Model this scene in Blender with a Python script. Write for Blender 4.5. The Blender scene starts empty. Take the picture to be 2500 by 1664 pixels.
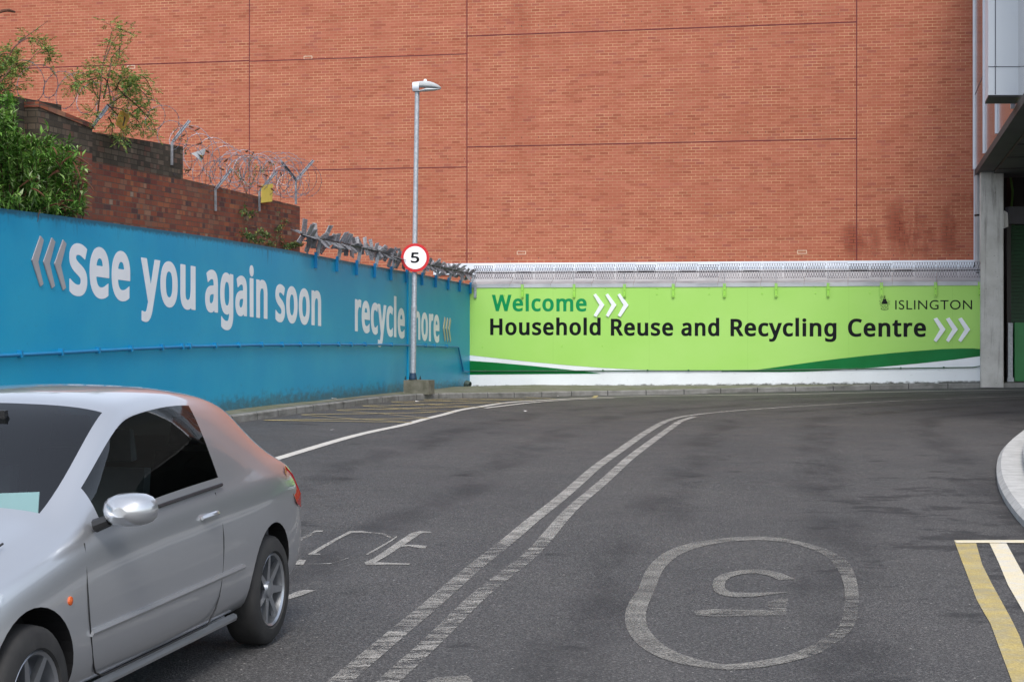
import bpy, bmesh, math, random
from mathutils import Vector, Matrix, noise
from mathutils.geometry import tessellate_polygon
import numpy as np

random.seed(7)
SC = bpy.context.scene
COL = SC.collection
R = math.radians

# ------------------------------------------------------------------ camera, sky, sun, exposure
F, CX, HY, CAMZ = 4050.0, 1250.0, 764.0, 1.85      # focal length and principal point in the photo's own pixels; eye height in m
cam = bpy.data.cameras.new('camera'); cam.sensor_width = 36; cam.lens = 36 * F / 2500
cam.shift_y = -(832 - HY) / 2500; cam.clip_start = .1; cam.clip_end = 600
camo = bpy.data.objects.new('camera', cam); COL.objects.link(camo)
camo.location = (0, 0, CAMZ); camo.rotation_euler = (R(90), 0, 0)
SC.camera = camo
SUN_EL, SUN_AZ = 52, 176        # degrees; azimuth measured clockwise from +Y: light arrives from behind the camera and to its right
w = bpy.data.worlds.new('World'); SC.world = w; w.use_nodes = True
sky = w.node_tree.nodes.new('ShaderNodeTexSky'); sky.sky_type = 'NISHITA'; sky.sun_disc = False
sky.sun_elevation = R(SUN_EL); sky.sun_rotation = R(SUN_AZ); sky.dust_density = 2; sky.air_density = 1.0; sky.ozone_density = .6
hs = w.node_tree.nodes.new('ShaderNodeHueSaturation'); hs.inputs['Saturation'].default_value = .5     # cloud takes most of the blue out
w.node_tree.links.new(sky.outputs[0], hs.inputs['Color']); w.node_tree.links.new(hs.outputs[0], w.node_tree.nodes['Background'].inputs[0])
w.node_tree.nodes['Background'].inputs[1].default_value = 0.15
sl = bpy.data.lights.new('sun', 'SUN'); sl.energy = 1.1; sl.angle = R(17); sl.color = (1, .95, .88)
so = bpy.data.objects.new('sun', sl); COL.objects.link(so)
sd = Vector((math.sin(R(SUN_AZ)) * math.cos(R(SUN_EL)), math.cos(R(SUN_AZ)) * math.cos(R(SUN_EL)), math.sin(R(SUN_EL))))
so.rotation_euler = sd.to_track_quat('Z', 'Y').to_euler(); so.location = (0, 0, 30)
SC.view_settings.view_transform = 'Standard'; SC.view_settings.look = 'None'; SC.view_settings.gamma = 1
SC.view_settings.exposure = 0.95
SC.render.engine = 'CYCLES'; SC.cycles.max_bounces = 8; SC.cycles.transparent_max_bounces = 24

# ------------------------------------------------------------------ ground shape and the walls' own planes
_pts = [(-3,9,0),(0,9,0),(3,9,0),(-2,15,.02),(3,15,0),(0,6,0),(6,14,0),(0,25,.05),(7,26,0),(-6,16,.15),(13,37,.1),(11,30,.05),(-2.4,31,.05)]
def _wp(px, py, ox, oy, ax, ay):      # where a wall's foot stands, 11.5 cm of kerb taken off
    nx, ny = ay, -ax; dx = (px-CX)/F; t = (ox*nx + oy*ny) / (dx*nx + ny); return (dx*t, t, CAMZ - (py-HY)/F*t - .115)
_pts += [_wp(px, py, -1.077, 42.36, .1996, .98) for px, py in ((631, 989), (810, 968), (984, 953), (1052, 951), (1130, 945.6))]
_pts += [_wp(px, py, -1.077, 42.36, .9773, -.2119) for px, py in ((1400, 944.5), (1780, 941), (2160, 937), (2400, 934))]
_X = np.array([p[:2] for p in _pts]); _n = len(_pts)
def _tps(r): return np.where(r > 1e-9, r*r*np.log(np.maximum(r, 1e-9)), 0)
_K = np.block([[_tps(np.linalg.norm(_X[:, None] - _X[None], axis=2)) + .5*np.eye(_n), np.hstack([np.ones((_n, 1)), _X])], [np.hstack([np.ones((_n, 1)), _X]).T, np.zeros((3, 3))]])
_cf = np.linalg.solve(_K, np.array([p[2] for p in _pts] + [0, 0, 0]))
def g(x, y):
    x = min(max(x, -7), 13); y = min(max(y, 5), 44)
    return float(_tps(np.hypot(_X[:, 0]-x, _X[:, 1]-y)) @ _cf[:_n] + _cf[_n] + _cf[_n+1]*x + _cf[_n+2]*y)
def gp(px, py, up=0.0):
    """the point of the ground (raised by up) that the photograph shows at px, py"""
    t = 20.0
    for _ in range(40):
        z = g((px - CX) / F * t, t) + up
        n = (CAMZ - z) / ((py - HY) / F)
        t += .6 * (n - t)
    return Vector(((px - CX) / F * t, t, g((px - CX) / F * t, t) + up))
Z = Vector((0, 0, 1))
class Fr:
    def __init__(s, o, ax):
        s.o = Vector((o[0], o[1], 0)); s.ax = Vector((ax[0], ax[1], 0)).normalized(); s.n = Vector((s.ax.y, -s.ax.x, 0))
    def P(s, a, z, off=0): return s.o + s.ax * a + Z * z + s.n * off
    def hit(s, px, py, off=0):
        d = Vector(((px - CX) / F, 1, (HY - py) / F)); o = s.o + s.n * off
        t = o.dot(s.n) / d.dot(s.n)
        return Vector((0, 0, CAMZ)) + d * t
    def az(s, px, py, off=0):
        p = s.hit(px, py, off); return ((p - s.o).dot(s.ax), p.z)
BLUE = Fr((-1.077, 42.36), (.1996, .98))
GREEN = Fr((-1.077, 42.36), (.9773, -.2119))
BRICK = Fr((-1.172, 43.55), (.9773, -.2119))
OLD = Fr(BLUE.P(0, 0, -.6), (.1996, .98))

# ------------------------------------------------------------------ mesh helpers
ORG = {}
def frame_uv(me, org):
    uv = me.uv_layers.new(name='UVMap')
    data = np.empty(len(me.loops) * 2, dtype=np.float32)
    vs = me.vertices; li = 0
    for p in me.polygons:
        n = p.normal
        if abs(n.z) > .8: tx, ty = Vector((1, 0, 0)), Vector((0, 1, 0))
        else: tx, ty = Vector((-n.y, n.x, 0)).normalized(), Z
        for l in p.loop_indices:
            c = vs[me.loops[l].vertex_index].co + org
            data[l*2] = c.dot(tx); data[l*2+1] = c.dot(ty)
    uv.data.foreach_set('uv', data)
class MB:
    def __init__(s): s.v = []; s.f = []; s.m = []; s.attr = {}
    def add(s, vs, fs, m=0):
        b = len(s.v); s.v += [Vector(p) for p in vs]; s.f += [tuple(b + i for i in f) for f in fs]; s.m += [m] * len(fs); return b
    def hexa(s, p, m=0):    # eight points: bottom ring 0-3, top ring 4-7
        s.add(p, [(3,2,1,0),(4,5,6,7),(0,1,5,4),(1,2,6,5),(2,3,7,6),(3,0,4,7)], m)
    def box(s, c, sx, sy, sz, rot=0.0, m=0):
        c = Vector(c); a = Vector((math.cos(rot), math.sin(rot), 0)) * sx / 2; b = Vector((-math.sin(rot), math.cos(rot), 0)) * sy / 2; h = Z * sz / 2
        s.hexa([c-a-b-h, c+a-b-h, c+a+b-h, c-a+b-h, c-a-b+h, c+a-b+h, c+a+b+h, c-a+b+h], m)
    def fbox(s, fr, a0, a1, z0, z1, o0, o1, m=0):   # box in a wall's frame, offsets along its normal
        P = fr.P
        s.hexa([P(a0,z0,o1),P(a1,z0,o1),P(a1,z0,o0),P(a0,z0,o0),P(a0,z1,o1),P(a1,z1,o1),P(a1,z1,o0),P(a0,z1,o0)], m)
    def bar(s, p, q, w, t=None, up=Z, m=0):
        p = Vector(p); q = Vector(q); t = t or w; d = (q - p).normalized()
        x = d.cross(up)
        if x.length < 1e-4: x = d.cross(Vector((1, 0, 0)))
        x.normalize(); y = x.cross(d).normalized(); x = x * w / 2; y = y * t / 2
        s.hexa([p-x-y,p+x-y,p+x+y,p-x+y,q-x-y,q+x-y,q+x+y,q-x+y], m)
    def tube(s, pts, r, n=8, m=0, cap=True):
        pts = [Vector(p) for p in pts]; k = len(pts); rs = r if isinstance(r, (list, tuple)) else [r] * k
        rings = []; prev = None
        for i, p in enumerate(pts):
            d = (pts[min(i+1, k-1)] - pts[max(i-1, 0)]).normalized()
            if prev is None:
                x = d.cross(Z)
                if x.length < 1e-3: x = d.cross(Vector((0, 1, 0)))
            else: x = prev - d * prev.dot(d)
            x.normalize(); prev = x; y = d.cross(x)
            rings.append([p + (x * math.cos(2*math.pi*j/n) + y * math.sin(2*math.pi*j/n)) * rs[i] for j in range(n)])
        b = s.add([q for rg in rings for q in rg], [], m)
        fs = [(b+i*n+j, b+i*n+(j+1)%n, b+(i+1)*n+(j+1)%n, b+(i+1)*n+j) for i in range(k-1) for j in range(n)]
        if cap: fs += [tuple(b + j for j in reversed(range(n))), tuple(b + (k-1)*n + j for j in range(n))]
        s.f += fs; s.m += [m] * len(fs)
    def lathe(s, c, axis, prof, n=24, m=0):    # prof: (distance along axis, radius)
        c = Vector(c); axis = Vector(axis).normalized(); x = axis.cross(Z)
        if x.length < 1e-3: x = Vector((1, 0, 0))
        x.normalize(); y = axis.cross(x)
        b = s.add([c + axis*h + (x*math.cos(2*math.pi*j/n) + y*math.sin(2*math.pi*j/n))*r for h, r in prof for j in range(n)], [], m)
        fs = [(b+i*n+j, b+i*n+(j+1)%n, b+(i+1)*n+(j+1)%n, b+(i+1)*n+j) for i in range(len(prof)-1) for j in range(n)]
        s.f += fs; s.m += [m] * len(fs)
    def plate(s, pts, d, m=0):    # planar outline extruded by vector d
        pts = [Vector(p) for p in pts]; k = len(pts); d = Vector(d)
        tri = tessellate_polygon([pts])
        nrm = Vector((0, 0, 0))
        for i in range(k): nrm += pts[i].cross(pts[(i+1) % k])
        fl = nrm.dot(d) < 0
        b = s.add(pts + [p + d for p in pts], [], m); fs = []
        for t in tri:
            q = [pts[i] for i in t]; up = (q[1]-q[0]).cross(q[2]-q[0]).dot(d) > 0
            t = tuple(t) if up else tuple(reversed(t))
            fs.append(tuple(b + k + i for i in t)); fs.append(tuple(b + i for i in reversed(t)))
        for i in range(k):
            j = (i+1) % k; q = (b+i, b+j, b+k+j, b+k+i); fs.append(q if not fl else tuple(reversed(q)))
        s.f += fs; s.m += [m] * len(fs)
    def build(s, name, mat, parent=None, smooth=False, loc=None):
        if parent is not None: org = ORG[parent.name]
        elif loc is not None: org = Vector(loc)
        else:
            xs = [p.x for p in s.v]; ys = [p.y for p in s.v]; zs = [p.z for p in s.v]
            org = Vector(((min(xs)+max(xs))/2, (min(ys)+max(ys))/2, min(zs)))
        me = bpy.data.meshes.new(name)
        me.from_pydata([tuple(p - org) for p in s.v], [], s.f); 
        for mm in (mat if isinstance(mat, (list, tuple)) else [mat]): me.materials.append(mm)
        me.polygons.foreach_set('material_index', s.m)
        me.update(); frame_uv(me, org)
        for k, val in s.attr.items():
            a = me.attributes.new(k, 'FLOAT', 'POINT'); a.data.foreach_set('value', val)
        if smooth:
            me.polygons.foreach_set('use_smooth', [True] * len(me.polygons))
            try: me.set_sharp_from_angle(angle=R(40))
            except Exception: pass
        o = bpy.data.objects.new(name, me); COL.objects.link(o)
        if parent is not None: o.parent = parent; 
        else: o.location = org
        ORG[o.name] = org
        return o
def tag(o, label=None, cat=None, group=None, kind=None):
    for k, v in (('label', label), ('category', cat), ('group', group), ('kind', kind)):
        if v: o[k] = v
    return o
def thing(name, loc, label, cat, group=None):
    o = bpy.data.objects.new(name, None); COL.objects.link(o); o.location = loc; o.empty_display_size = .2
    ORG[o.name] = Vector(loc); return tag(o, label, cat, group)

# ------------------------------------------------------------------ material helpers
def lin(r, g_, b): return tuple(((c/255) / 12.92 if c/255 <= .04045 else ((c/255 + .055) / 1.055) ** 2.4) for c in (r, g_, b)) + (1,)
class NT:
    def __init__(s, name):
        s.mat = bpy.data.materials.new(name); s.mat.use_nodes = True; s.t = s.mat.node_tree; s.b = s.t.nodes['Principled BSDF']; s.out = s.t.nodes['Material Output']
    def n(s, ty, **kw):
        q = s.t.nodes.new('ShaderNode' + ty); ins = kw.pop('ins', {})
        for k, v in kw.items(): setattr(q, k, v)
        for k, v in ins.items(): s.set(q.inputs[k], v)
        return q
    def set(s, sock, v):
        if isinstance(v, bpy.types.NodeSocket): s.t.links.new(v, sock)
        elif isinstance(v, bpy.types.Node): s.t.links.new(v.outputs[0], sock)
        else: sock.default_value = v
    def m(s, op, a, b=0.0, c=None, clamp=False):
        q = s.n('Math', operation=op, use_clamp=clamp); s.set(q.inputs[0], a); s.set(q.inputs[1], b)
        if c is not None: s.set(q.inputs[2], c)
        return q.outputs[0]
    def noise(s, scale, detail=3, vec=None, rough=.55, dist=0.0):
        q = s.n('TexNoise', ins={'Scale': scale, 'Detail': detail, 'Roughness': rough, 'Distortion': dist})
        s.set(q.inputs['Vector'], vec if vec is not None else s.pos()); return q.outputs[0]
    def pos(s):
        if not hasattr(s, '_p'): s._p = s.n('NewGeometry').outputs['Position']
        return s._p
    def uv(s):
        if not hasattr(s, '_u'): s._u = s.n('UVMap', uv_map='UVMap').outputs[0]
        return s._u
    def scl(s, vec, x, y, z):
        q = s.n('VectorMath', operation='MULTIPLY'); s.set(q.inputs[0], vec); q.inputs[1].default_value = (x, y, z); return q.outputs[0]
    def mix(s, f, a, b, blend='MIX'):
        q = s.n('MixRGB', blend_type=blend); s.set(q.inputs[0], f); s.set(q.inputs[1], a); s.set(q.inputs[2], b); return q.outputs[0]
    def ramp(s, f, stops, interp='LINEAR'):
        q = s.n('ValToRGB'); q.color_ramp.interpolation = interp; e = q.color_ramp.elements
        while len(e) < len(stops): e.new(.5)
        for el, (p, c) in zip(e, stops): el.position = p; el.color = c if hasattr(c, '__len__') else (c, c, c, 1)
        s.set(q.inputs[0], f); return q.outputs[0]
    def smooth(s, f, a, b):
        q = s.n('MapRange', interpolation_type='SMOOTHSTEP'); s.set(q.inputs[0], f); q.inputs[1].default_value = a; q.inputs[2].default_value = b; return q.outputs[0]
    def bump(s, h, strength=.3, dist=.01):
        q = s.n('Bump', ins={'Strength': strength, 'Distance': dist}); s.set(q.inputs['Height'], h); s.set(s.b.inputs['Normal'], q.outputs[0])
    def fin(s, col=None, rough=None, metal=None, spec=None, coat=None):
        for k, v in (('Base Color', col), ('Roughness', rough), ('Metallic', metal), ('Specular IOR Level', spec), ('Coat Weight', coat)):
            if v is not None: s.set(s.b.inputs[k], v)
        return s.mat
def simple(name, c1, c2=None, scale=4, rough=.6, metal=0.0, spec=.5, bump=0.0, bscale=60, lo=.35, hi=.65, coat=None):
    t = NT(name)
    col = c1
    if c2 is not None: col = t.ramp(t.noise(scale, 5), [(lo, c1), (hi, c2)])
    if bump: t.bump(t.noise(bscale, 3), bump, .01)
    return t.fin(col, rough, metal, spec, coat)
def rgb(r, g_, b): return (r, g_, b, 1)

def brick_mat(name, w, h, mort, ramp, mcol, bond='stretcher', big=None, stain=None, rough=.85, bumps=.5, dark_top=None, bands=False):
    t = NT(name); sep = t.n('SeparateXYZ'); t.set(sep.inputs[0], t.uv()); u, v = sep.outputs[0], sep.outputs[1]
    rv = t.m('DIVIDE', v, h); row = t.m('FLOOR', rv); par = t.m('FLOORED_MODULO', row, 2.0)
    if bond == 'english': ww = t.m('SUBTRACT', w, t.m('MULTIPLY', par, w/2)); off = t.m('MULTIPLY', par, .5)
    else: ww = w; off = t.m('MULTIPLY', par, .5)
    if bond == 'english':
        jit = t.n('TexWhiteNoise', noise_dimensions='1D'); t.set(jit.inputs['W'], row); off = t.m('ADD', off, t.m('MULTIPLY', jit.outputs[0], .25))
    ru = t.m('ADD', t.m('DIVIDE', u, ww), off); cl = t.m('FLOOR', ru)
    fu = t.m('MULTIPLY', t.m('FRACT', ru), ww); fv = t.m('MULTIPLY', t.m('FRACT', rv), h)
    isM = t.m('MAXIMUM', t.m('LESS_THAN', fu, mort), t.m('LESS_THAN', fv, mort))
    cmb = t.n('CombineXYZ', ins={0: cl, 1: row}); wn = t.n('TexWhiteNoise', noise_dimensions='2D'); t.set(wn.inputs['Vector'], cmb.outputs[0])
    bc = t.ramp(wn.outputs[0], ramp)
    if big: bc = t.mix(t.smooth(t.noise(big[0], 4, t.uv()), .35, .68), bc, t.mix(big[2], bc, big[1]))
    bc = t.mix(.16, bc, t.ramp(t.noise(35, 4, t.uv()), [(.3, .25), (.7, 1.0)]), 'MULTIPLY')
    mc = t.mix(t.smooth(t.noise(1.3, 3, t.uv()), .4, .65), mcol, tuple(c * .66 for c in mcol[:3]) + (1,))
    if bands:      # deliveries of slightly different brick: long low streaks, some courses with smeared mortar
        bn = t.smooth(t.noise(1.0, 5, t.scl(t.uv(), .16, 2.6, 1), .7), .32, .70)
        bc = t.mix(bn, t.mix(1.0, bc, rgb(.94, .92, .90), 'MULTIPLY'), t.mix(1.0, bc, rgb(1.03, 1.04, 1.07), 'MULTIPLY'))
        mc = t.mix(t.smooth(t.noise(1.0, 4, t.scl(t.uv(), .5, 5, 1), .7), .38, .66), t.mix(.55, mc, bc), mc)
    if stain:
        st = stain(t, u, v); bc = t.mix(st, bc, t.mix(.55, bc, rgb(.19, .035, .015)))
        mc = t.mix(st, mc, rgb(.05, .02, .015))
    if dark_top:
        at = t.n('Attribute', attribute_name='ht').outputs['Fac']
        k = t.smooth(t.m('ADD', at, t.m('MULTIPLY', t.noise(3, 3, t.uv()), .25)), dark_top[1], dark_top[0])
        bc = t.mix(k, bc, t.mix(.8, bc, dark_top[2])); mc = t.mix(k, mc, t.mix(.7, mc, rgb(.035, .03, .022)))
    col = t.mix(isM, bc, mc)
    t.bump(t.m('SUBTRACT', t.m('MULTIPLY', t.noise(50, 3, t.uv()), .3), isM), bumps, .008)
    return t.fin(col, rough, 0, .3)

M = {}
ub = BRICK.o.dot(BRICK.ax)
def _uvb(px, py): a, z = BRICK.az(px, py); return a + ub, z
def facade_stain(t, u, v):
    tot = None
    sn = t.noise(2.6, 5, t.scl(t.uv(), 1, .30, 1), .7)
    for (px, py, rx, rz, k) in ((2085, 585, .30, .40, 1.0), (2125, 590, .22, .4, .8), (2210, 555, .45, .65, 1.1), (2265, 590, .2, .35, .7), (2320, 560, .22, .6, .9), (2375, 485, .35, .22, .9), (1275, 60, .3, .9, .35), (1290, 130, .25, .5, .3), (1265, 265, .5, .6, .3)):
        cu, cv = _uvb(px, py)
        d = t.m('ADD', t.m('POWER', t.m('ABSOLUTE', t.m('DIVIDE', t.m('SUBTRACT', u, cu), rx)), 2.0), t.m('POWER', t.m('ABSOLUTE', t.m('DIVIDE', t.m('SUBTRACT', v, cv), rz)), 2.0))
        e = t.m('MULTIPLY', t.m('SUBTRACT', 1.0, t.m('MULTIPLY', d, .55), clamp=True), k)
        tot = e if tot is None else t.m('MAXIMUM', tot, e)
    return t.m('MULTIPLY', tot, t.smooth(sn, .36, .56), clamp=True)
M['facade'] = brick_mat('red_facing_brick', .225, .075, .0105,
    [(0, rgb(.285, .082, .048)), (.10, rgb(.335, .102, .058)), (.5, rgb(.36, .113, .067)), (.9, rgb(.385, .125, .077)), (1, rgb(.29, .085, .058))],
    rgb(.56, .35, .20), big=None, stain=facade_stain, bumps=.2, bands=True)
M['old'] = brick_mat('weathered_brick', .225, .078, .011,
    [(0, rgb(.065, .038, .04)), (.12, rgb(.15, .042, .034)), (.4, rgb(.27, .070, .036)), (.6, rgb(.20, .062, .042)), (.8, rgb(.34, .10, .045)), (.92, rgb(.24, .12, .08)), (.97, rgb(.34, .12, .055)), (1, rgb(.32, .23, .17))],
    rgb(.13, .10, .075), bond='english', big=(.7, rgb(.16, .07, .05), .45), bumps=.9, dark_top=(.0, .22, rgb(.055, .04, .03)))
M['old_dark'] = brick_mat('soot_brown_brick', .225, .078, .013,
    [(0, rgb(.04, .031, .023)), (.4, rgb(.085, .066, .048)), (.75, rgb(.13, .10, .072)), (.93, rgb(.11, .05, .036)), (1, rgb(.20, .15, .11))],
    rgb(.05, .042, .032), bond='english', bumps=.9)
# painted walls: dirt running from the top edge, moss and splash at the foot
def painted(name, col, col2, rough, streak, foot, dark=rgb(.02, .03, .03), spec=.28):
    t = NT(name)
    ht = t.n('Attribute', attribute_name='ht').outputs['Fac']; hg = t.n('Attribute', attribute_name='hg').outputs['Fac']
    base = t.mix(t.smooth(t.noise(.7, 5, t.uv()), .35, .7), col, col2)
    base = t.mix(t.m('MULTIPLY', t.smooth(t.noise(9, 5, t.uv(), .7), .58, .8), .25), base, dark)
    sn = t.noise(1.0, 4, t.scl(t.uv(), 9, .8, 1), .65)
    k = t.m('MULTIPLY', t.smooth(t.m('SUBTRACT', sn, t.m('MULTIPLY', ht, streak[0])), .47, .72), streak[1], clamp=True)
    k2 = t.m('MULTIPLY', t.smooth(t.m('ADD', ht, t.m('MULTIPLY', t.noise(14, 3, t.uv()), -.12)), .035, -.035), .85)
    base = t.mix(t.m('MAXIMUM', k, k2), base, t.mix(.85, base, dark))
    fn = t.noise(5, 5, t.scl(t.uv(), 1, 1.6, 1), .7)
    k3 = t.smooth(t.m('SUBTRACT', t.m('MULTIPLY', fn, foot[0]), hg), foot[1], foot[2])
    base = t.mix(t.m('MULTIPLY', k3, foot[3]), base, foot[4])
    t.bump(t.noise(28, 5, t.uv()), .12, .01)
    return t.fin(base, rough, 0, spec)
M['blue'] = painted('blue_wall_paint', rgb(.004, .27, .49), rgb(.016, .305, .50), .42, (.55, .85), (.62, .06, .34, .75, rgb(.045, .07, .075)), rgb(.012, .05, .075))
M['blue_trim'] = simple('blue_trim_paint', rgb(.002, .17, .40), rgb(.004, .21, .45), 6, .45)
M['white_wall'] = painted('white_masonry_paint', rgb(.72, .77, .80), rgb(.66, .70, .73), .6, (1.2, .35), (.19, .03, .09, .9, rgb(.03, .03, .018)))
M['lime'] = None
t = NT('lime_green_paint'); sep = t.n('SeparateXYZ'); t.set(sep.inputs[0], t.uv())
b_ = t.mix(t.smooth(t.noise(.45, 4, t.uv()), .35, .7), rgb(.31, .58, .12), rgb(.34, .60, .145))
seam = t.m('LESS_THAN', t.m('FLOORED_MODULO', t.m('ADD', sep.outputs[0], .55), 2.44), .012)
b_ = t.mix(t.m('MULTIPLY', seam, .14), b_, rgb(.12, .3, .05))
b_ = t.mix(t.m('MULTIPLY', t.smooth(t.noise(11, 6, t.uv(), .7), .64, .8), .3), b_, rgb(.15, .28, .08))
t.bump(t.noise(20, 4, t.uv()), .06, .01)
M['lime'] = t.fin(b_, .45, 0, .25)
M['lime_trim'] = simple('lime_trim_paint', rgb(.25, .56, .06), rgb(.30, .60, .09), 6, .45)
M['dkgreen'] = simple('dark_green_paint', rgb(.001, .125, .025), rgb(.002, .155, .038), 1.2, .45, spec=.2)
M['midgreen'] = simple('emerald_letter_vinyl', rgb(.001, .225, .07), None, 1, .45, spec=.2)
M['black_vinyl'] = simple('black_letter_vinyl', rgb(.004, .005, .007), None, 1, .5, spec=.15)
M['white_vinyl'] = simple('white_letter_vinyl', rgb(.74, .77, .82), rgb(.70, .73, .78), 3, .45)
M['white_band'] = simple('white_band_paint', rgb(.74, .78, .82), rgb(.68, .72, .76), 2, .5)
M['plate_grey'] = simple('brushed_plate', rgb(.36, .35, .37), rgb(.31, .30, .32), 3, .5)
M['gold_plate'] = simple('weathered_yellow_plate', rgb(.42, .46, .33), rgb(.38, .33, .25), 5, .4, .1)
M['white_trim'] = simple('white_powder_coat', rgb(.66, .70, .78), rgb(.60, .65, .73), 3, .4)
M['zinc'] = simple('dull_zinc_sheet', rgb(.34, .365, .39), rgb(.44, .465, .49), 1.5, .5, .05)
M['galv'] = simple('galvanised_steel', rgb(.30, .33, .37), rgb(.44, .47, .51), 22, .5, .45)
M['post'] = simple('grey_post_steel', rgb(.17, .18, .20), rgb(.28, .29, .32), 14, .55, .3)
M['wire'] = simple('dull_wire', rgb(.10, .085, .10), rgb(.22, .20, .23), 9, .5, .6)
M['wire_light'] = simple('bright_wire', rgb(.30, .30, .35), rgb(.18, .17, .20), 9, .4, .5)
M['wire_dark'] = simple('tarnished_mesh_wire', rgb(.04, .028, .045), rgb(.09, .07, .09), 9, .6, .4)
M['vane'] = simple('grey_vane_steel', rgb(.12, .12, .135), rgb(.27, .275, .30), 7, .55, .2)
M['concrete'] = simple('cast_concrete', rgb(.27, .27, .255), rgb(.36, .36, .345), 2.2, .85, bump=.25, bscale=30)
t = NT('stained_column_concrete')
c_ = t.mix(t.smooth(t.noise(1.6, 6, t.pos(), .6), .35, .7), rgb(.52, .52, .495), rgb(.40, .395, .37))
c_ = t.mix(t.m('MULTIPLY', t.smooth(t.noise(1.2, 5, t.scl(t.pos(), 9, 9, .5), .7), .52, .72), .6), c_, rgb(.12, .11, .095))
c_ = t.mix(t.m('MULTIPLY', t.smooth(t.noise(22, 3), .66, .74), .6), c_, rgb(.09, .085, .08)); t.bump(t.noise(12, 6), .3, .02)
M['column'] = t.fin(c_, .8)
M['mossy'] = simple('mossy_concrete_block', rgb(.085, .085, .06), rgb(.16, .155, .125), 5, .9, bump=.4, bscale=25)
t = NT('kerb_concrete'); kj = t.n('Attribute', attribute_name='kj').outputs['Fac']
c_ = t.mix(t.smooth(t.noise(3, 6, t.pos(), .65), .3, .7), rgb(.23, .23, .22), rgb(.135, .135, .125))
c_ = t.mix(t.m('MULTIPLY', t.smooth(t.noise(1.4, 5, t.scl(t.pos(), 1, 1, 6)), .52, .7), .6), c_, rgb(.05, .05, .045))
jm = t.m('LESS_THAN', t.m('FLOORED_MODULO', kj, .915), .022)
c_ = t.mix(t.m('MULTIPLY', jm, .85), c_, rgb(.012, .012, .012)); t.bump(t.noise(40, 4), .3, .01)
M['kerb'] = t.fin(c_, .85)
t = NT('pale_new_concrete'); kj = t.n('Attribute', attribute_name='kj').outputs['Fac']
c_ = t.mix(t.smooth(t.noise(5, 6, t.pos(), .65), .3, .7), rgb(.47, .47, .46), rgb(.36, .36, .35))
c_ = t.mix(t.m('MULTIPLY', t.smooth(t.noise(26, 4), .6, .72), .4), c_, rgb(.16, .16, .15))
c_ = t.mix(t.m('MULTIPLY', t.m('LESS_THAN', t.m('FLOORED_MODULO', kj, .30), .013), .55), c_, rgb(.10, .10, .095)); t.bump(t.noise(9, 5), .35, .015)
M['pale_kerb'] = t.fin(c_, .8)
t = NT('mossy_pavement')
c_ = t.mix(t.smooth(t.noise(1.5, 6, t.pos(), .65), .38, .64), rgb(.115, .12, .07), rgb(.17, .165, .135))
c_ = t.mix(t.smooth(t.noise(14, 5), .55, .72), c_, rgb(.055, .06, .03)); t.bump(t.noise(60, 4), .5, .01)
M['pavement'] = t.fin(c_, .95)
# asphalt: exposed aggregate, polished and oily patches
def asphalt(t):
    fine = t.m('ADD', t.m('MULTIPLY', t.noise(170, 2, t.pos(), .6), .6), t.m('MULTIPLY', t.noise(62, 2, t.pos(), .6), .4))
    vo = t.n('TexVoronoi', feature='F1', ins={'Scale': 95.0}); t.set(vo.inputs['Vector'], t.pos())
    c = t.ramp(fine, [(.38, rgb(.010, .010, .010)), (.50, rgb(.043, .0425, .043)), (.62, rgb(.138, .135, .134))])
    c = t.mix(.35, c, t.ramp(t.n('SeparateColor', ins={0: vo.outputs['Color']}).outputs[0], [(0, rgb(.022, .022, .023)), (.8, rgb(.078, .077, .076)), (1, rgb(.24, .235, .23))]))
    spk = t.n('TexVoronoi', feature='F1', ins={'Scale': 9.0}); t.set(spk.inputs['Vector'], t.pos())
    c = t.mix(t.m('MULTIPLY', t.m('LESS_THAN', spk.outputs['Distance'], .055), .75), c, rgb(.34, .33, .31))
    big = t.smooth(t.noise(.55, 5, t.scl(t.pos(), 1, .6, 1), .6), .35, .68)
    c = t.mix(big, t.mix(1.0, c, rgb(.92, .92, .93), 'MULTIPLY'), t.mix(1.0, c, rgb(1.12, 1.10, 1.09), 'MULTIPLY'))
    sp = t.n('SeparateXYZ'); t.set(sp.inputs[0], t.pos()); lane = t.n('Attribute', attribute_name='lane').outputs['Fac']
    # wheel tracks polished dark along both lanes
    tk = None
    for d0 in (-2.7, -1.15, 1.05, 2.6, 4.3, 5.8):
        e = t.smooth(t.m('ABSOLUTE', t.m('SUBTRACT', t.m('ADD', lane, t.m('MULTIPLY', t.noise(.5, 3), .8)), d0 + .4)), .42, .05); tk = e if tk is None else t.m('MAXIMUM', tk, e)
    tk = t.m('MULTIPLY', tk, t.smooth(t.noise(.9, 5, t.scl(t.pos(), 1.5, .6, 1), .65), .36, .62))
    c = t.mix(t.m('MULTIPLY', tk, .75), c, t.mix(1.0, c, rgb(.45, .45, .47), 'MULTIPLY'))
    # oily and damp patches, heavier on the right by the island and the yellow lines
    near = t.m('MULTIPLY', t.smooth(sp.outputs[0], 1.6, 4.2), t.smooth(sp.outputs[1], 26, 13))
    oil = t.m('MULTIPLY', t.smooth(t.m('ADD', t.noise(1.7, 7, t.scl(t.pos(), .75, 1.0, 1), .68), t.m('MULTIPLY', near, .13)), .61, .69), .68)
    c = t.mix(oil, c, rgb(.016, .016, .017))
    pale = t.m('MULTIPLY', t.smooth(t.m('ADD', t.noise(2.6, 7, t.scl(t.pos(), .9, 1.5, 1), .72), t.m('MULTIPLY', near, .06)), .62, .74), .5)
    c = t.mix(pale, c, t.mix(1.0, c, rgb(1.9, 1.85, 1.8), 'MULTIPLY'))
    h = t.m('ADD', t.m('MULTIPLY', fine, .7), vo.outputs['Distance'])
    return c, h
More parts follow.
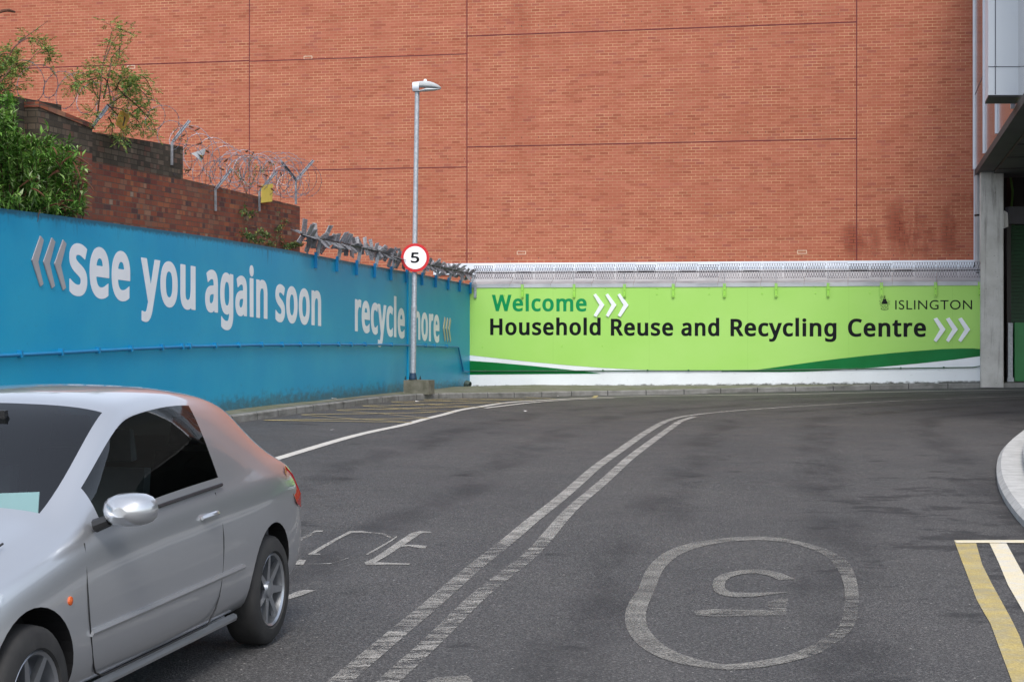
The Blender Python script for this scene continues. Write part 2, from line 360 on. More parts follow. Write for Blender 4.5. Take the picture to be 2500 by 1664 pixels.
t = NT('worn_asphalt'); c_, h_ = asphalt(t); t.bump(h_, .55, .006); M['asphalt'] = t.fin(c_, t.ramp(t.noise(1.1, 4), [(.3, .62), (.7, .85)]), 0, .35)
def paint(name, c1, c2, edge=.05, thin=0.0):
    t = NT(name); wr = t.n('Attribute', attribute_name='wear').outputs['Fac']
    nz = t.m('ADD', t.m('MULTIPLY', t.noise(5.0, 8, t.scl(t.pos(), .7, 2.0, 1), .82), .72), t.m('MULTIPLY', t.noise(90, 3), .28))
    k = t.smooth(t.m('SUBTRACT', nz, t.m('MULTIPLY', wr, .547)), .17 - edge, .17 + edge)
    if thin: k = t.m('MULTIPLY', k, t.m('SUBTRACT', 1.0, t.m('MULTIPLY', t.smooth(t.m('ADD', t.m('MULTIPLY', t.noise(85, 3), .65), t.m('MULTIPLY', t.noise(3, 5), .35)), .62, .42), thin)))
    col = t.mix(t.smooth(t.noise(7, 5), .35, .7), c1, c2)
    col = t.mix(t.m('MULTIPLY', t.smooth(t.noise(120, 2), .45, .7), .35), col, rgb(.16, .155, .145))
    t.bump(t.noise(120, 3), .5, .005); t.fin(col, .7, 0, .3)
    tr = t.n('BsdfTransparent'); mx = t.n('MixShader'); t.set(mx.inputs[0], k); t.t.links.new(tr.outputs[0], mx.inputs[1]); t.t.links.new(t.b.outputs[0], mx.inputs[2])
    t.t.links.new(mx.outputs[0], t.out.inputs[0]); return t.mat
M['rp_white'] = paint('white_road_paint', rgb(.40, .385, .36), rgb(.29, .28, .26), thin=.55)
M['rp_fresh'] = paint('pale_road_paint', rgb(.56, .54, .50), rgb(.48, .46, .43))
M['rp_dull'] = paint('dulled_road_paint', rgb(.25, .24, .22), rgb(.18, .175, .165), thin=.72)
M['rp_yellow'] = paint('yellow_road_paint', rgb(.50, .39, .14), rgb(.40, .35, .22), thin=.25)
M['rp_cream'] = paint('cream_road_paint', rgb(.66, .58, .40), rgb(.60, .57, .50))
M['bark'] = simple('reddish_bark', rgb(.075, .032, .022), rgb(.11, .06, .04), 20, .85)
M['seed'] = simple('dead_flower_heads', rgb(.075, .025, .012), rgb(.12, .045, .02), 20, .9)
def leafmat(name, ramp):
    t = NT(name); oi = t.n('NewGeometry').outputs['Random Per Island']; c = t.ramp(oi, ramp)
    t.fin(c, .55, 0, .35); tr = t.n('BsdfTranslucent'); t.set(tr.inputs[0], t.mix(1.0, c, rgb(.9, 1, .45), 'MULTIPLY'))
    mx = t.n('MixShader'); mx.inputs[0].default_value = .25; t.t.links.new(t.b.outputs[0], mx.inputs[1]); t.t.links.new(tr.outputs[0], mx.inputs[2]); t.t.links.new(mx.outputs[0], t.out.inputs[0]); return t.mat
M['leaf_bush'] = leafmat('buddleia_leaf', [(0, rgb(.025, .075, .012)), (.35, rgb(.07, .18, .025)), (.7, rgb(.14, .30, .045)), (.92, rgb(.27, .42, .12)), (1, rgb(.42, .50, .30))])
M['leaf_tree'] = leafmat('pinnate_leaf', [(0, rgb(.07, .15, .045)), (.5, rgb(.16, .27, .075)), (.85, rgb(.31, .38, .10)), (.96, rgb(.26, .26, .05)), (1, rgb(.22, .10, .04))])
M['leaf_weed'] = leafmat('weed_leaf', [(0, rgb(.03, .07, .02)), (.6, rgb(.09, .16, .05)), (.9, rgb(.20, .24, .09)), (1, rgb(.33, .27, .05))])
M['yellow_sign'] = simple('faded_yellow_plastic', rgb(.72, .56, .10), rgb(.66, .50, .09), 6, .5)
M['amber_sign'] = simple('amber_warning_plastic', rgb(.34, .20, .02), rgb(.26, .15, .02), 6, .5)
M['red_sign'] = simple('red_reflective_sheet', rgb(.50, .006, .012), None, 1, .35)
M['sign_white'] = simple('white_reflective_sheet', rgb(.80, .80, .83), None, 1, .35)
M['black'] = simple('black_plastic', rgb(.012, .012, .013), None, 1, .5)
M['dark'] = simple('unlit_concrete', rgb(.028, .028, .027), rgb(.04, .04, .038), 2, .9)  # shade of the covered entrance is put into this near-black concrete colour
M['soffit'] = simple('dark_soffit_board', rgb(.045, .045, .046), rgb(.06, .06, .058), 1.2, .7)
t = NT('polished_cladding'); t.bump(t.noise(.5, 2), .05, .05); M['mirror'] = t.fin(t.mix(t.noise(.6, 3), rgb(.50, .50, .50), rgb(.62, .60, .60)), .16, .85)
M['panel'] = simple('pale_blue_grey_cladding', rgb(.62, .67, .73), rgb(.66, .71, .76), .8, .4)
M['panel_gap'] = simple('shadow_gap_sealant', rgb(.10, .11, .14), None, 1, .6)
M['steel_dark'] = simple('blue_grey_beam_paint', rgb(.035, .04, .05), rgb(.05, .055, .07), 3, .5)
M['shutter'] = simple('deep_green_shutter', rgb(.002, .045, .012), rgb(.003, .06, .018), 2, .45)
M['gate_green'] = simple('green_gate_paint', rgb(.003, .17, .035), rgb(.004, .20, .045), 3, .4)
M['joint'] = simple('red_movement_joint', rgb(.085, .006, .010), rgb(.13, .010, .013), 4, .7)
M['pipe_blue'] = simple('painted_blue_pipe', rgb(.006, .21, .43), rgb(.004, .17, .38), 3, .4)
M['litter'] = simple('paper_scrap', rgb(.72, .70, .69), None, 1, .8)
M['headlamp_plastic'] = simple('grey_green_moulded_plastic', rgb(.035, .055, .045), rgb(.06, .08, .07), 8, .4)

# letter outlines: advance width, then closed contours in thousandths
GLYPHS = {
'5':(459,['221,351 243,350 265,348 285,344 304,338 322,331 343,320 361,307 376,291 389,274 398,258 404,241 409,223 412,204 413,183 412,160 409,138 404,118 397,98 387,81 376,64 363,49 349,36 332,25 314,15 294,7 273,0 250,-4 225,-7 199,-8 177,-8 156,-6 136,-4 116,0 97,4 80,10 65,16 51,23 51,90 66,81 82,74 101,68 121,62 141,58 161,55 181,53 200,52 220,53 239,55 257,60 274,65 289,73 302,82 313,93 323,106 331,121 336,137 340,156 341,176 339,197 335,216 328,234 319,249 306,262 291,273 272,281 251,287 226,291 197,292 182,291 164,290 146,288 99,280 64,302 86,573 373,573 373,508 146,508 132,342 169,348 185,350 202,351']),
'C':(507,['323,517 301,516 280,513 260,508 241,502 223,493 206,482 192,470 178,456 166,440 155,423 146,404 139,383 134,365 130,347 127,328 126,307 125,286 126,263 128,241 131,220 135,200 140,181 147,164 157,144 168,126 181,110 196,96 213,83 231,73 251,65 273,60 297,56 322,55 341,56 359,57 377,59 394,62 410,65 427,69 443,73 460,78 460,15 443,10 427,5 410,1 393,-2 375,-5 356,-7 335,-8 312,-8 288,-7 264,-5 242,-1 221,4 202,10 183,18 166,28 147,41 130,56 115,72 101,90 89,109 78,131 70,150 64,171 58,192 54,214 51,238 50,262 49,287 49,308 51,329 53,349 57,369 61,388 67,406 75,427 84,446 95,465 107,483 120,499 134,514 150,527 168,539 186,550 206,559 227,567 250,573 273,577 298,580 324,581 346,580 367,578 388,576 409,572 429,567 448,561 465,554 482,547 453,486 439,492 425,497 410,503 394,508 378,512 360,515 342,517']),
'H':(594,['516,0 443,0 443,267 150,267 150,0 78,0 78,573 150,573 150,330 443,330 443,573 516,573']),
'R':(499,['236,573 263,572 289,570 312,566 334,561 353,555 375,544 393,532 409,517 422,500 430,485 436,469 441,450 443,431 444,410 443,388 440,368 435,350 427,334 418,319 408,306 397,295 385,285 371,277 358,269 344,262 330,257 487,0 403,0 264,237 150,237 150,0 78,0 78,573', '232,510 150,510 150,298 236,298 262,299 286,302 306,307 323,315 338,325 352,341 362,359 368,381 370,407 369,424 366,440 361,455 355,467 343,480 328,491 310,500 293,504 275,507 254,509']),
'W':(746,['735,573 583,0 510,0 399,375 389,410 380,443 373,471 370,488 367,471 361,443 352,409 342,373 234,0 161,0 10,573 85,573 174,223 183,186 190,151 196,118 201,87 206,119 213,154 222,191 232,227 333,573 407,573 512,225 523,187 532,151 538,117 544,87 550,129 560,175 572,224 660,573']),
'a':(450,['231,437 256,436 279,433 299,428 318,422 334,413 347,403 361,387 371,368 379,346 383,321 385,293 385,0 334,0 320,61 317,61 304,46 292,33 279,22 265,13 250,5 234,-1 220,-4 206,-6 190,-8 172,-8 154,-7 136,-5 119,0 103,6 88,13 75,23 64,34 55,48 47,63 41,80 38,99 37,119 39,144 45,166 55,186 69,203 87,219 103,228 121,236 141,243 163,248 187,252 214,255 243,257 316,259 316,285 315,309 310,330 303,347 293,359 280,368 265,375 247,379 227,380 210,379 194,378 178,374 163,370 148,365 133,359 119,353 106,347 84,400 99,408 115,414 132,421 151,426 170,431 190,434 210,436', '252,208 222,206 196,202 173,197 155,190 141,182 127,170 118,155 112,138 110,119 112,97 120,79 132,66 148,56 167,51 188,49 210,50 229,54 247,60 264,68 279,79 292,92 302,108 309,127 314,148 315,172 315,210']),
'c':(385,['241,-8 218,-7 197,-4 177,0 157,7 139,15 122,26 107,38 93,52 80,69 69,87 62,104 55,123 50,143 47,165 45,188 44,213 45,238 47,262 51,284 56,305 62,324 71,342 82,360 95,377 109,392 125,404 142,415 161,423 181,429 201,434 223,437 245,438 262,437 278,436 293,434 309,431 328,426 344,421 358,415 337,356 292,370 275,373 259,375 244,376 223,375 204,371 187,366 172,358 159,347 148,335 138,320 131,303 126,288 122,271 119,253 118,234 117,213 118,189 120,166 125,145 131,126 138,109 148,94 159,82 172,71 186,63 202,58 220,54 240,53 257,53 273,55 288,57 302,60 319,65 336,71 351,78 351,15 336,8 320,3 304,-2 290,-5 275,-7 258,-8']),
'd':(493,['221,-8 195,-6 171,-2 148,6 128,17 109,31 92,48 79,65 69,84 60,106 53,129 48,155 45,184 44,214 45,245 48,273 53,299 60,323 69,345 80,364 93,381 110,399 128,413 149,424 171,432 195,436 221,438 243,437 262,434 280,429 296,423 310,416 323,407 335,397 345,386 354,374 359,374 356,405 354,438 354,609 425,609 425,0 368,0 358,58 354,58 345,46 335,35 323,24 310,15 296,7 279,1 262,-4 242,-7', '232,51 257,52 280,56 299,64 315,74 328,88 338,104 345,124 351,146 354,172 355,200 355,213 355,239 352,263 349,284 343,304 337,321 329,336 316,352 300,364 281,372 258,378 231,379 209,377 190,372 173,363 158,350 146,334 137,318 130,300 124,281 120,260 118,237 117,213 118,188 120,165 124,144 130,125 137,108 146,93 158,78 173,66 190,57 210,52']),
'e':(452,['234,438 256,437 276,434 295,429 313,422 329,414 344,403 358,391 370,378 381,363 390,346 398,328 404,309 408,288 411,267 411,244 411,201 117,201 119,173 124,148 131,126 141,107 154,90 170,77 187,66 207,58 230,54 254,52 274,53 293,54 310,56 327,60 343,64 359,69 375,75 392,82 392,20 376,13 359,8 343,3 327,-1 310,-4 292,-6 272,-8 251,-8 227,-7 204,-4 183,1 162,8 143,17 125,28 109,41 94,55 81,72 70,91 62,108 56,126 51,146 47,167 45,189 44,212 45,235 47,257 50,277 55,297 61,315 68,333 78,352 90,369 103,385 118,399 134,411 152,420 171,428 191,433 212,437', '233,380 209,378 188,372 170,362 154,348 143,334 134,318 127,300 122,280 119,257 338,257 337,275 335,292 331,307 326,322 318,338 306,353 292,364 280,371 266,376 251,379']),
'g':(493,['221,438 241,437 261,434 280,429 297,422 314,413 329,402 343,388 355,373 359,373 369,430 425,430 425,-7 424,-31 422,-53 418,-73 412,-92 404,-109 392,-129 378,-146 361,-160 341,-172 323,-179 303,-185 281,-189 258,-192 233,-192 210,-192 188,-191 167,-189 147,-186 128,-182 110,-177 94,-172 78,-165 78,-100 94,-108 111,-114 129,-120 149,-125 170,-129 191,-132 214,-133 237,-134 258,-133 277,-129 294,-122 310,-113 324,-101 335,-88 344,-72 350,-54 354,-34 355,-13 355,4 356,32 358,57 354,57 343,42 329,28 315,17 299,8 281,1 263,-4 243,-7 221,-8 195,-6 170,-2 147,7 126,18 108,33 91,51 79,68 68,88 59,109 53,133 48,158 45,185 44,214 45,243 48,269 53,294 59,318 68,339 79,359 91,377 108,396 126,411 147,423 169,431 194,436', '230,379 213,377 197,374 182,368 169,359 157,349 147,336 138,320 130,303 126,288 122,271 119,253 118,234 117,213 118,188 120,165 124,143 130,124 137,107 146,92 159,77 174,65 191,56 210,51 232,50 253,51 271,53 288,58 303,65 315,74 326,85 336,98 343,113 349,131 352,145 354,161 356,179 356,197 356,214 356,237 354,257 351,276 348,293 343,309 335,326 326,340 315,352 302,362 287,369 270,374 251,377']),
'h':(496,['139,431 138,399 135,370 140,370 149,385 161,397 174,407 188,416 204,424 221,429 238,434 255,436 273,437 298,436 321,433 342,428 360,421 377,411 391,400 403,386 413,370 419,355 424,339 428,321 430,301 431,280 431,0 361,0 361,275 359,299 355,321 348,338 338,353 324,364 308,372 288,377 265,379 242,377 222,374 204,368 189,360 177,350 166,338 157,324 150,308 145,289 142,269 139,246 139,222 139,0 68,0 68,609 139,609']),
'i':(207,['139,430 139,0 68,0 68,430', '104,591 115,590 124,586 133,580 140,572 144,560 145,546 144,532 140,521 133,512 124,506 115,502 104,501 93,502 83,506 75,512 68,521 64,532 63,546 64,560 68,572 75,580 83,586 93,590']),
'l':(207,['139,0 68,0 68,609 139,609']),
'm':(750,['540,438 567,436 592,432 614,424 633,414 649,401 660,387 669,371 676,352 681,330 684,306 685,280 685,0 615,0 615,277 614,300 610,321 603,338 594,353 582,364 567,372 549,377 528,379 504,377 483,373 465,366 450,355 438,342 429,327 421,308 416,287 412,264 411,237 411,0 342,0 342,277 341,298 337,317 332,333 325,347 315,359 303,367 289,374 272,377 253,379 233,377 215,374 199,368 185,360 174,350 164,338 156,324 150,308 145,290 141,269 139,247 139,223 139,0 68,0 68,430 125,430 136,371 140,371 149,385 160,398 173,409 186,418 201,425 217,431 233,435 249,437 266,438 290,437 312,433 332,428 349,420 365,410 378,398 389,383 398,366 402,366 414,383 427,398 443,410 461,420 480,428 499,433 519,437']),
'n':(496,['275,438 300,437 322,434 343,429 361,421 377,412 391,401 403,387 413,371 421,352 426,330 430,306 431,280 431,0 361,0 361,275 359,299 355,321 348,338 338,353 324,364 308,372 288,377 265,379 238,377 215,372 195,364 179,353 166,338 156,321 149,301 143,278 140,252 139,223 139,0 68,0 68,430 125,430 136,371 140,371 150,385 162,398 175,409 190,418 206,425 222,431 239,435 257,437']),
'o':(485,['442,216 441,195 440,175 437,156 433,138 428,121 420,101 411,82 400,66 388,51 374,37 359,25 342,15 324,7 305,0 285,-4 264,-7 241,-8 221,-7 200,-4 181,0 163,7 145,15 129,25 114,37 100,51 88,66 77,82 67,101 59,121 54,138 49,156 46,175 45,195 44,216 45,239 47,261 50,282 55,301 61,319 68,336 79,355 91,372 105,387 120,400 137,412 156,421 176,428 197,434 220,437 244,438 267,437 288,434 309,428 328,421 347,412 364,400 379,387 393,372 406,355 417,336 424,319 431,301 436,282 439,261 441,239', '117,216 118,191 120,169 125,147 130,128 138,110 147,95 159,82 172,71 187,62 203,56 222,52 243,51 264,52 282,56 299,62 314,71 327,82 339,95 348,110 356,128 361,147 366,169 368,191 369,216 368,240 365,263 361,284 355,303 348,320 338,335 327,348 314,359 299,367 282,374 263,377 242,379 217,377 195,372 176,363 160,351 147,335 138,320 130,303 124,284 120,263 118,240']),
'r':(331,['269,438 295,437 319,433 310,368 287,372 264,374 248,373 232,369 217,363 202,355 189,346 176,334 166,321 156,305 149,289 144,275 141,261 139,245 139,229 139,0 68,0 68,430 126,430 134,351 137,351 147,367 158,381 170,395 183,407 198,418 214,426 231,433 249,437']),
's':(384,['348,119 347,99 343,80 336,64 327,49 316,36 302,24 286,14 268,6 252,1 235,-3 216,-6 197,-7 176,-8 155,-8 135,-6 116,-4 99,-1 83,3 68,8 55,13 42,19 42,83 55,77 70,71 86,65 104,60 122,55 141,52 159,50 178,49 203,50 224,53 242,59 256,66 269,79 277,94 280,112 279,123 276,132 271,141 264,150 253,158 239,167 227,173 212,180 194,188 174,196 154,204 135,212 118,220 103,228 84,239 69,252 57,266 48,283 43,302 41,324 43,345 48,364 57,380 69,395 85,408 101,417 118,425 137,430 157,435 179,437 202,438 221,437 240,436 258,434 275,430 292,426 308,421 324,415 339,409 315,353 301,358 287,363 273,368 258,372 243,376 228,378 213,380 197,380 177,379 159,377 144,372 131,366 118,356 111,343 108,328 109,317 113,307 119,298 127,290 139,282 154,274 167,268 182,261 199,254 219,246 239,239 257,231 274,223 289,215 306,203 321,191 333,176 341,159 346,140']),
't':(289,['212,50 245,53 272,59 272,5 263,1 253,-2 240,-4 226,-6 213,-8 200,-8 183,-7 167,-5 152,-1 138,4 124,11 112,20 101,31 91,44 84,60 78,79 75,100 74,125 74,375 13,375 13,409 75,437 103,528 144,528 144,430 269,430 269,375 144,375 144,127 146,108 149,93 155,79 163,69 177,58 193,52']),
'u':(496,['427,430 427,0 370,0 359,57 356,57 346,43 334,31 321,20 306,11 290,4 273,-1 256,-5 238,-7 220,-8 195,-7 173,-4 152,1 134,8 117,18 103,29 91,43 81,59 75,74 70,90 66,108 64,127 63,148 63,430 135,430 135,153 136,129 141,108 148,91 158,76 171,65 188,57 207,52 230,51 253,52 273,55 291,61 306,69 319,79 330,91 338,105 345,121 350,140 354,160 356,182 357,206 357,430']),
'y':(409,['1,430 76,430 169,185 184,144 196,105 205,68 209,68 224,121 245,186 333,430 409,430 224,-59 216,-79 207,-97 198,-114 188,-130 177,-144 165,-156 152,-167 138,-176 123,-183 106,-188 87,-191 67,-192 34,-190 9,-186 9,-130 30,-133 56,-135 72,-134 86,-131 99,-126 110,-118 121,-110 130,-99 138,-87 145,-73 152,-59 174,-2'])}

# ------------------------------------------------------------------ ground: one asphalt sheet, the kerb, the pavement
def grid_sheet(xs, ys, dz=0.0):
    mb = MB(); n = len(xs)
    mb.add([(x, y, g(x, y) + dz) for y in ys for x in xs], [(j*n+i, j*n+i+1, (j+1)*n+i+1, (j+1)*n+i) for j in range(len(ys)-1) for i in range(n-1)])
    return mb
xs = [-300, -120, -60, -30, -18, -12] + [-9 + .33*i for i in range(70)] + [16, 20, 30, 60, 120, 300]
ys = [-300, -120, -60, -30, -15, -8, -3, 0] + [2 + .5*i for i in range(88)] + [50, 60, 80, 120, 200, 400]
cl = [(815, 1676), (834, 1657), (879, 1625), (932, 1575), (969, 1546), (1006, 1514), (1064, 1469), (1130, 1408), (1175, 1369), (1222.5, 1337), (1275, 1290), (1317.6, 1255), (1358.6, 1225), (1414.6, 1176.5), (1458, 1138), (1516.5, 1097.5), (1567, 1062), (1613, 1034), (1649, 1020), (1682, 1013.5), (1707, 1011), (1784, 1003), (1900, 995), (1976, 990), (2129, 981.6), (2282, 974.8), (2500, 966), (2600, 963)]
_C = [gp(*p) for p in cl]; _C = [_C[0] + (_C[0]-_C[3])*6] + _C + [_C[-1] + (_C[-1]-_C[-3])*8]
_ca = np.array([(p.x, p.y) for p in _C])
def lane_dist(x, y):
    """signed distance to the centre line, positive on its right"""
    a, b = _ca[:-1], _ca[1:]; d = b-a; q = np.array([x, y]) - a; t = np.clip((q*d).sum(1)/(d*d).sum(1), 0, 1); r = q - d*t[:, None]; k = np.argmin((r*r).sum(1))
    return float(math.hypot(*r[k]) * (1 if d[k][1]*r[k][0] - d[k][0]*r[k][1] > 0 else -1))
gs_ = grid_sheet(xs, ys); gs_.attr['lane'] = [lane_dist(v.x, v.y) for v in gs_.v]
tag(gs_.build('road', M['asphalt'], loc=(0, 20, 0), smooth=True), kind='structure')
road_root = bpy.data.objects['road']; ORG['road'] = Vector((0, 20, 0))

def smoothline(pts, step=.25):
    """Catmull-Rom through 3D points"""
    P = [Vector(p) for p in pts]; P = [P[0]*2 - P[1]] + P + [P[-1]*2 - P[-2]]; out = []
    for i in range(1, len(P)-2):
        k = max(1, int((P[i+1]-P[i]).length / step))
        for j in range(k):
            t = j / k; a, b, c, d = P[i-1:i+3]
            out.append(.5*((2*b) + (c-a)*t + (2*a-5*b+4*c-d)*t*t + (3*b-a-3*c+d)*t**3))
    return out + [P[-2]]
kerb_px = [(-60, 1152), (120, 1118), (300, 1078), (450, 1050), (569, 1032), (622, 1024.8), (717, 1010.5), (834.5, 995.5), (904, 985.6), (991, 976.6), (1077, 972.6), (1194.6, 970.6), (1320, 968.3), (1425, 965.8), (1560, 964), (1688, 961.5), (1830, 957.5), (1971.6, 954.7), (2165, 950), (2363, 947), (2500, 945.5), (2640, 944)]
KP = [gp(*p) for p in kerb_px]; KP = smoothline([Vector((p.x, p.y, 0)) for p in KP], .3)
def offset_line(P, d):
    out = []
    for i, p in enumerate(P):
        t = (P[min(i+1, len(P)-1)] - P[max(i-1, 0)]); t.z = 0; t.normalize(); out.append(p + Vector((-t.y, t.x, 0)) * d)
    return out
KH = .115
def kerb_mesh(P, back=.13, H=KH, ch=.02):
    A, B, C = P, offset_line(P, ch), offset_line(P, back); mb = MB(); att = []; s = 0; vs = []; rows = []
    for i in range(len(P)):
        if i: s += (P[i]-P[i-1]).length
        za = g(A[i].x, A[i].y)
        rows.append([(A[i].x, A[i].y, za-.2), (A[i].x, A[i].y, za+H-ch), (B[i].x, B[i].y, za+H), (C[i].x, C[i].y, za+H), (C[i].x, C[i].y, za-.2)]); att += [s]*5
    mb.add([p for r in rows for p in r], [(i*5+j, (i+1)*5+j, (i+1)*5+j+1, i*5+j+1) for i in range(len(P)-1) for j in range(4)]); mb.attr['kj'] = att
    return mb
tag(kerb_mesh(KP).build('kerb', M['kerb']), kind='structure')
# pavement behind the kerb, running under the walls
back = offset_line(KP, .13); far = []
for i, p in enumerate(back):
    far.append(offset_line(KP, 1.2 if i < len(KP)*.35 else 3.2)[i])
mb = MB(); n = len(back); mb.add([(p.x, p.y, g(p.x, p.y) + KH - .004) for p in back] + [(p.x, p.y, g(back[i].x, back[i].y) + KH + .015) for i, p in enumerate(far)], [(i, i+1, n+i+1, n+i) for i in range(n-1)])
tag(mb.build('pavement', M['pavement']), kind='structure')
def pav(x, y): return g(x, y) + KH

# road markings: thin sheets that belong to the road
def ribbon(pxs, width, name, mat, wear=.4, up=.005, wfun=None, step=.25):
    P = smoothline([Vector((q.x, q.y, 0)) for q in (gp(*p) for p in pxs)], step)
    for _ in range(int(1.2/step)*2 if len(pxs) > 8 else 0): P = [P[0]] + [(P[i-1] + P[i]*2 + P[i+1])/4 for i in range(1, len(P)-1)] + [P[-1]]
    L, Rr = offset_line(P, width/2), offset_line(P, -width/2); mid = P; mb = MB(); n = len(P)
    mb.add([(p.x, p.y, g(p.x, p.y)+up) for p in L] + [(p.x, p.y, g(p.x, p.y)+up) for p in Rr], [(n+i, n+i+1, i+1, i) for i in range(n-1)])
    mb.attr['wear'] = [(wfun(p.x, p.y) if wfun else wear) for p in L + Rr]
    return mb
def patch(polys, wear, up=.005):
    mb = MB(); att = []
    for k, poly in enumerate(polys):
        P = [gp(*p, up) for p in poly]; tri = tessellate_polygon([[Vector((p.x, p.y, 0)) for p in P]])
        fs = []
        for t in tri:
            a, b, c = [P[i] for i in t]; fs.append(tuple(t) if (b-a).cross(c-a).z > 0 else tuple(reversed(t)))
        mb.add(P, fs); wv = wear[k] if isinstance(wear, list) else wear; att += [wv(p) if callable(wv) else wv for p in P]
    mb.attr['wear'] = att; return mb
def mark(mb, name, mat, label=None): return tag(mb.build(name, mat, road_root), label)
farw = lambda x, y: .60 if y < 11 else (.62 if y < 13.5 else (.50 if y < 20 else .15))
mark(ribbon(cl, .125, '', '', wfun=farw), 'centre_line', M['rp_white'])
cr = [(930, 1678), (948, 1662), (979.6, 1633), (1024, 1604), (1051, 1569.5), (1096, 1527), (1132.7, 1487.7), (1170, 1450.7), (1209, 1419), (1262, 1384.7), (1309.6, 1342.4), (1360, 1281), (1402, 1235), (1453, 1194), (1498.6, 1153.5), (1537, 1118), (1585, 1082), (1631, 1049), (1664, 1026), (1697, 1017)]
mark(ribbon(cr, .12, '', '', wfun=lambda x, y: farw(x, y)+.02), 'centre_line', M['rp_white'], 'near line of the worn double centre line')
el = [(500, 1166), (560, 1151), (631, 1133.5), (738, 1101), (845, 1069), (916, 1051.5), (988, 1037), (1059, 1017.6), (1116, 1001.6), (1180, 992), (1225, 984), (1300, 978), (1427, 971), (1520, 968), (1682, 965), (1900, 962.8), (2053, 959.5), (2256, 955), (2500, 951), (2600, 949)]
mark(ribbon(el, .13, '', '', wear=.05), 'edge_line', M['rp_fresh'])
mark(ribbon([(1185, 996.5), (1237, 990), (1309, 982), (1400, 975.5), (1500, 971.5)], .10, '', '', wear=.25, up=.009), 'edge_line', M['rp_fresh'])
S7 = lambda x, y: (560 + x/2.805, 900 + y/2.805)
hatch = [[(240,354),(900,347),(1370,341)], [(240,356),(700,362),(1250,369)], [(495,318),(900,347),(1250,369)], [(495,317),(950,310),(1420,297)], [(735,287),(1000,305),(1380,341)],
    [(735,286),(1200,275),(1640,262)], [(915,257),(1250,280),(1545,297)], [(915,256),(1400,245),(1850,233)], [(1110,230),(1420,250),(1740,265)], [(1110,229),(1600,222),(2000,215)], [(1330,214),(1600,225),(1890,236)], [(1580,207),(1850,213),(2080,218)], [(1330,213),(1750,208),(2200,203)], [(2030,197),(2150,205),(2240,211)]]
for h in hatch:
    mark(ribbon([S7(*p) for p in h], .07, '', '', wear=.22, up=.012 if hatch.index(h) % 2 else .008, step=.6), 'hatch_line', M['rp_yellow'])
mark(patch([[(1443, 971), (1451, 965), (1461, 965), (1455, 971)]], .1, .014), 'hatch_line', M['rp_yellow'])
# large worn letters and the bar
S5 = lambda x, y: (600 + x/4.712, 1250 + y/4.712)
def P5(l): return [S5(*p) for p in l]
le = [[(1365,575),(1470,528),(1600,440),(1760,330),(1900,238),(2000,212),(2060,216),(1985,262),(1850,352),(1760,408),(1640,490),(1500,570),(1478,600),(1380,600)],
      [(2000,211),(2130,221),(2136,233),(2040,233),(1980,248)], [(1800,372),(1960,372),(2085,382),(2065,412),(1990,408),(1880,386),(1790,392)], [(1480,570),(1700,580),(1900,586),(1870,600),(1640,596),(1480,602)]]
mark(patch([P5(p) for p in le], [.12, .1, .45, .2]), 'road_letter', M['rp_white'], 'clear white letter E on the road')
lo = [[(715,478),(850,398),(1040,292),(1195,212),(1330,212),(1445,226),(1445,238),(1330,234),(1215,234),(1070,305),(870,425),(800,470)], [(1445,226),(1590,238),(1680,282),(1650,296),(1580,255),(1445,240)],
      [(1380,480),(1530,395),(1668,318),(1740,268),(1742,280),(1675,330),(1540,412),(1400,486)], [(548,582),(620,538),(694,548),(660,600),(570,600)], [(715,484),(730,470),(860,472),(855,485)], [(700,592),(1000,580),(1178,518),(1180,528),(1050,566),(960,592)]]
mark(patch([P5(p) for p in lo], [.42, .62, .25, .2, .2, .55]), 'road_letter', M['rp_white'], 'mostly worn away letter outline')
ll = [[(740,246),(795,206),(890,208),(880,220),(810,224)], [(400,400),(740,242),(780,250),(480,400)], [(425,502),(470,474),(545,476),(520,502)], [(370,590),(400,530),(500,520),(440,585)]]
mark(patch([P5(p) for p in ll], [.3, .62, .3, .6]), 'road_letter', M['rp_white'], 'faint fragments of a letter beside the car')
bar = [[(340,1012),(470,960),(600,903),(690,888),(805,892),(640,952),(480,1002),(360,1035)]]
S4 = lambda x, y: (400 + x/3.366, 1230 + y/3.366)
bar2 = [[(90,1140),(200,1075),(300,1020),(430,950),(560,880),(700,835),(860,775),(950,742),(1010,745),(800,830),(640,885),(470,985),(330,1060),(240,1142)]]
mark(patch([P5(p) for p in bar] + [[S4(*p) for p in q] for q in bar2], .33), 'stop_bar', M['rp_white'])
# speed roundel
S6 = lambda x, y: (1480 + x/3.272, 1260 + y/3.272)
outer = [(1200,160),(1450,180),(1700,240),(1860,310),(1960,400),(2010,560),(2015,700),(1990,850),(1900,960),(1720,1080),(1500,1150),(1250,1200),(980,1220),(760,1200),(560,1165),(400,1110),(280,1040),(195,950),(155,860),(155,760),(190,670),(250,590),(290,490),(330,410),(400,335),(500,270),(660,215),(850,185),(1020,165)]
inner = [(1230,188),(1440,205),(1600,245),(1750,312),(1850,420),(1900,560),(1905,700),(1870,850),(1790,935),(1620,1035),(1430,1110),(1220,1150),(980,1178),(800,1155),(640,1110),(520,1060),(430,1000),(365,930),(325,860),(320,760),(345,680),(385,590),(420,500),(460,420),(530,345),(620,290),(740,245),(880,215),(1040,195)]
def closed(pts, k=6):
    P = [Vector((x, y, 0)) for x, y in pts]; n = len(P); out = []
    for i in range(n):
        a, b, c, d = P[i-1], P[i], P[(i+1) % n], P[(i+2) % n]
        for j in range(k):
            t = j/k; q = .5*((2*b) + (c-a)*t + (2*a-5*b+4*c-d)*t*t + (3*b-a-3*c+d)*t**3); out.append((q.x, q.y))
    return out
OU, IN = closed(outer), closed(inner); n = len(OU); mb = MB(); wv = []
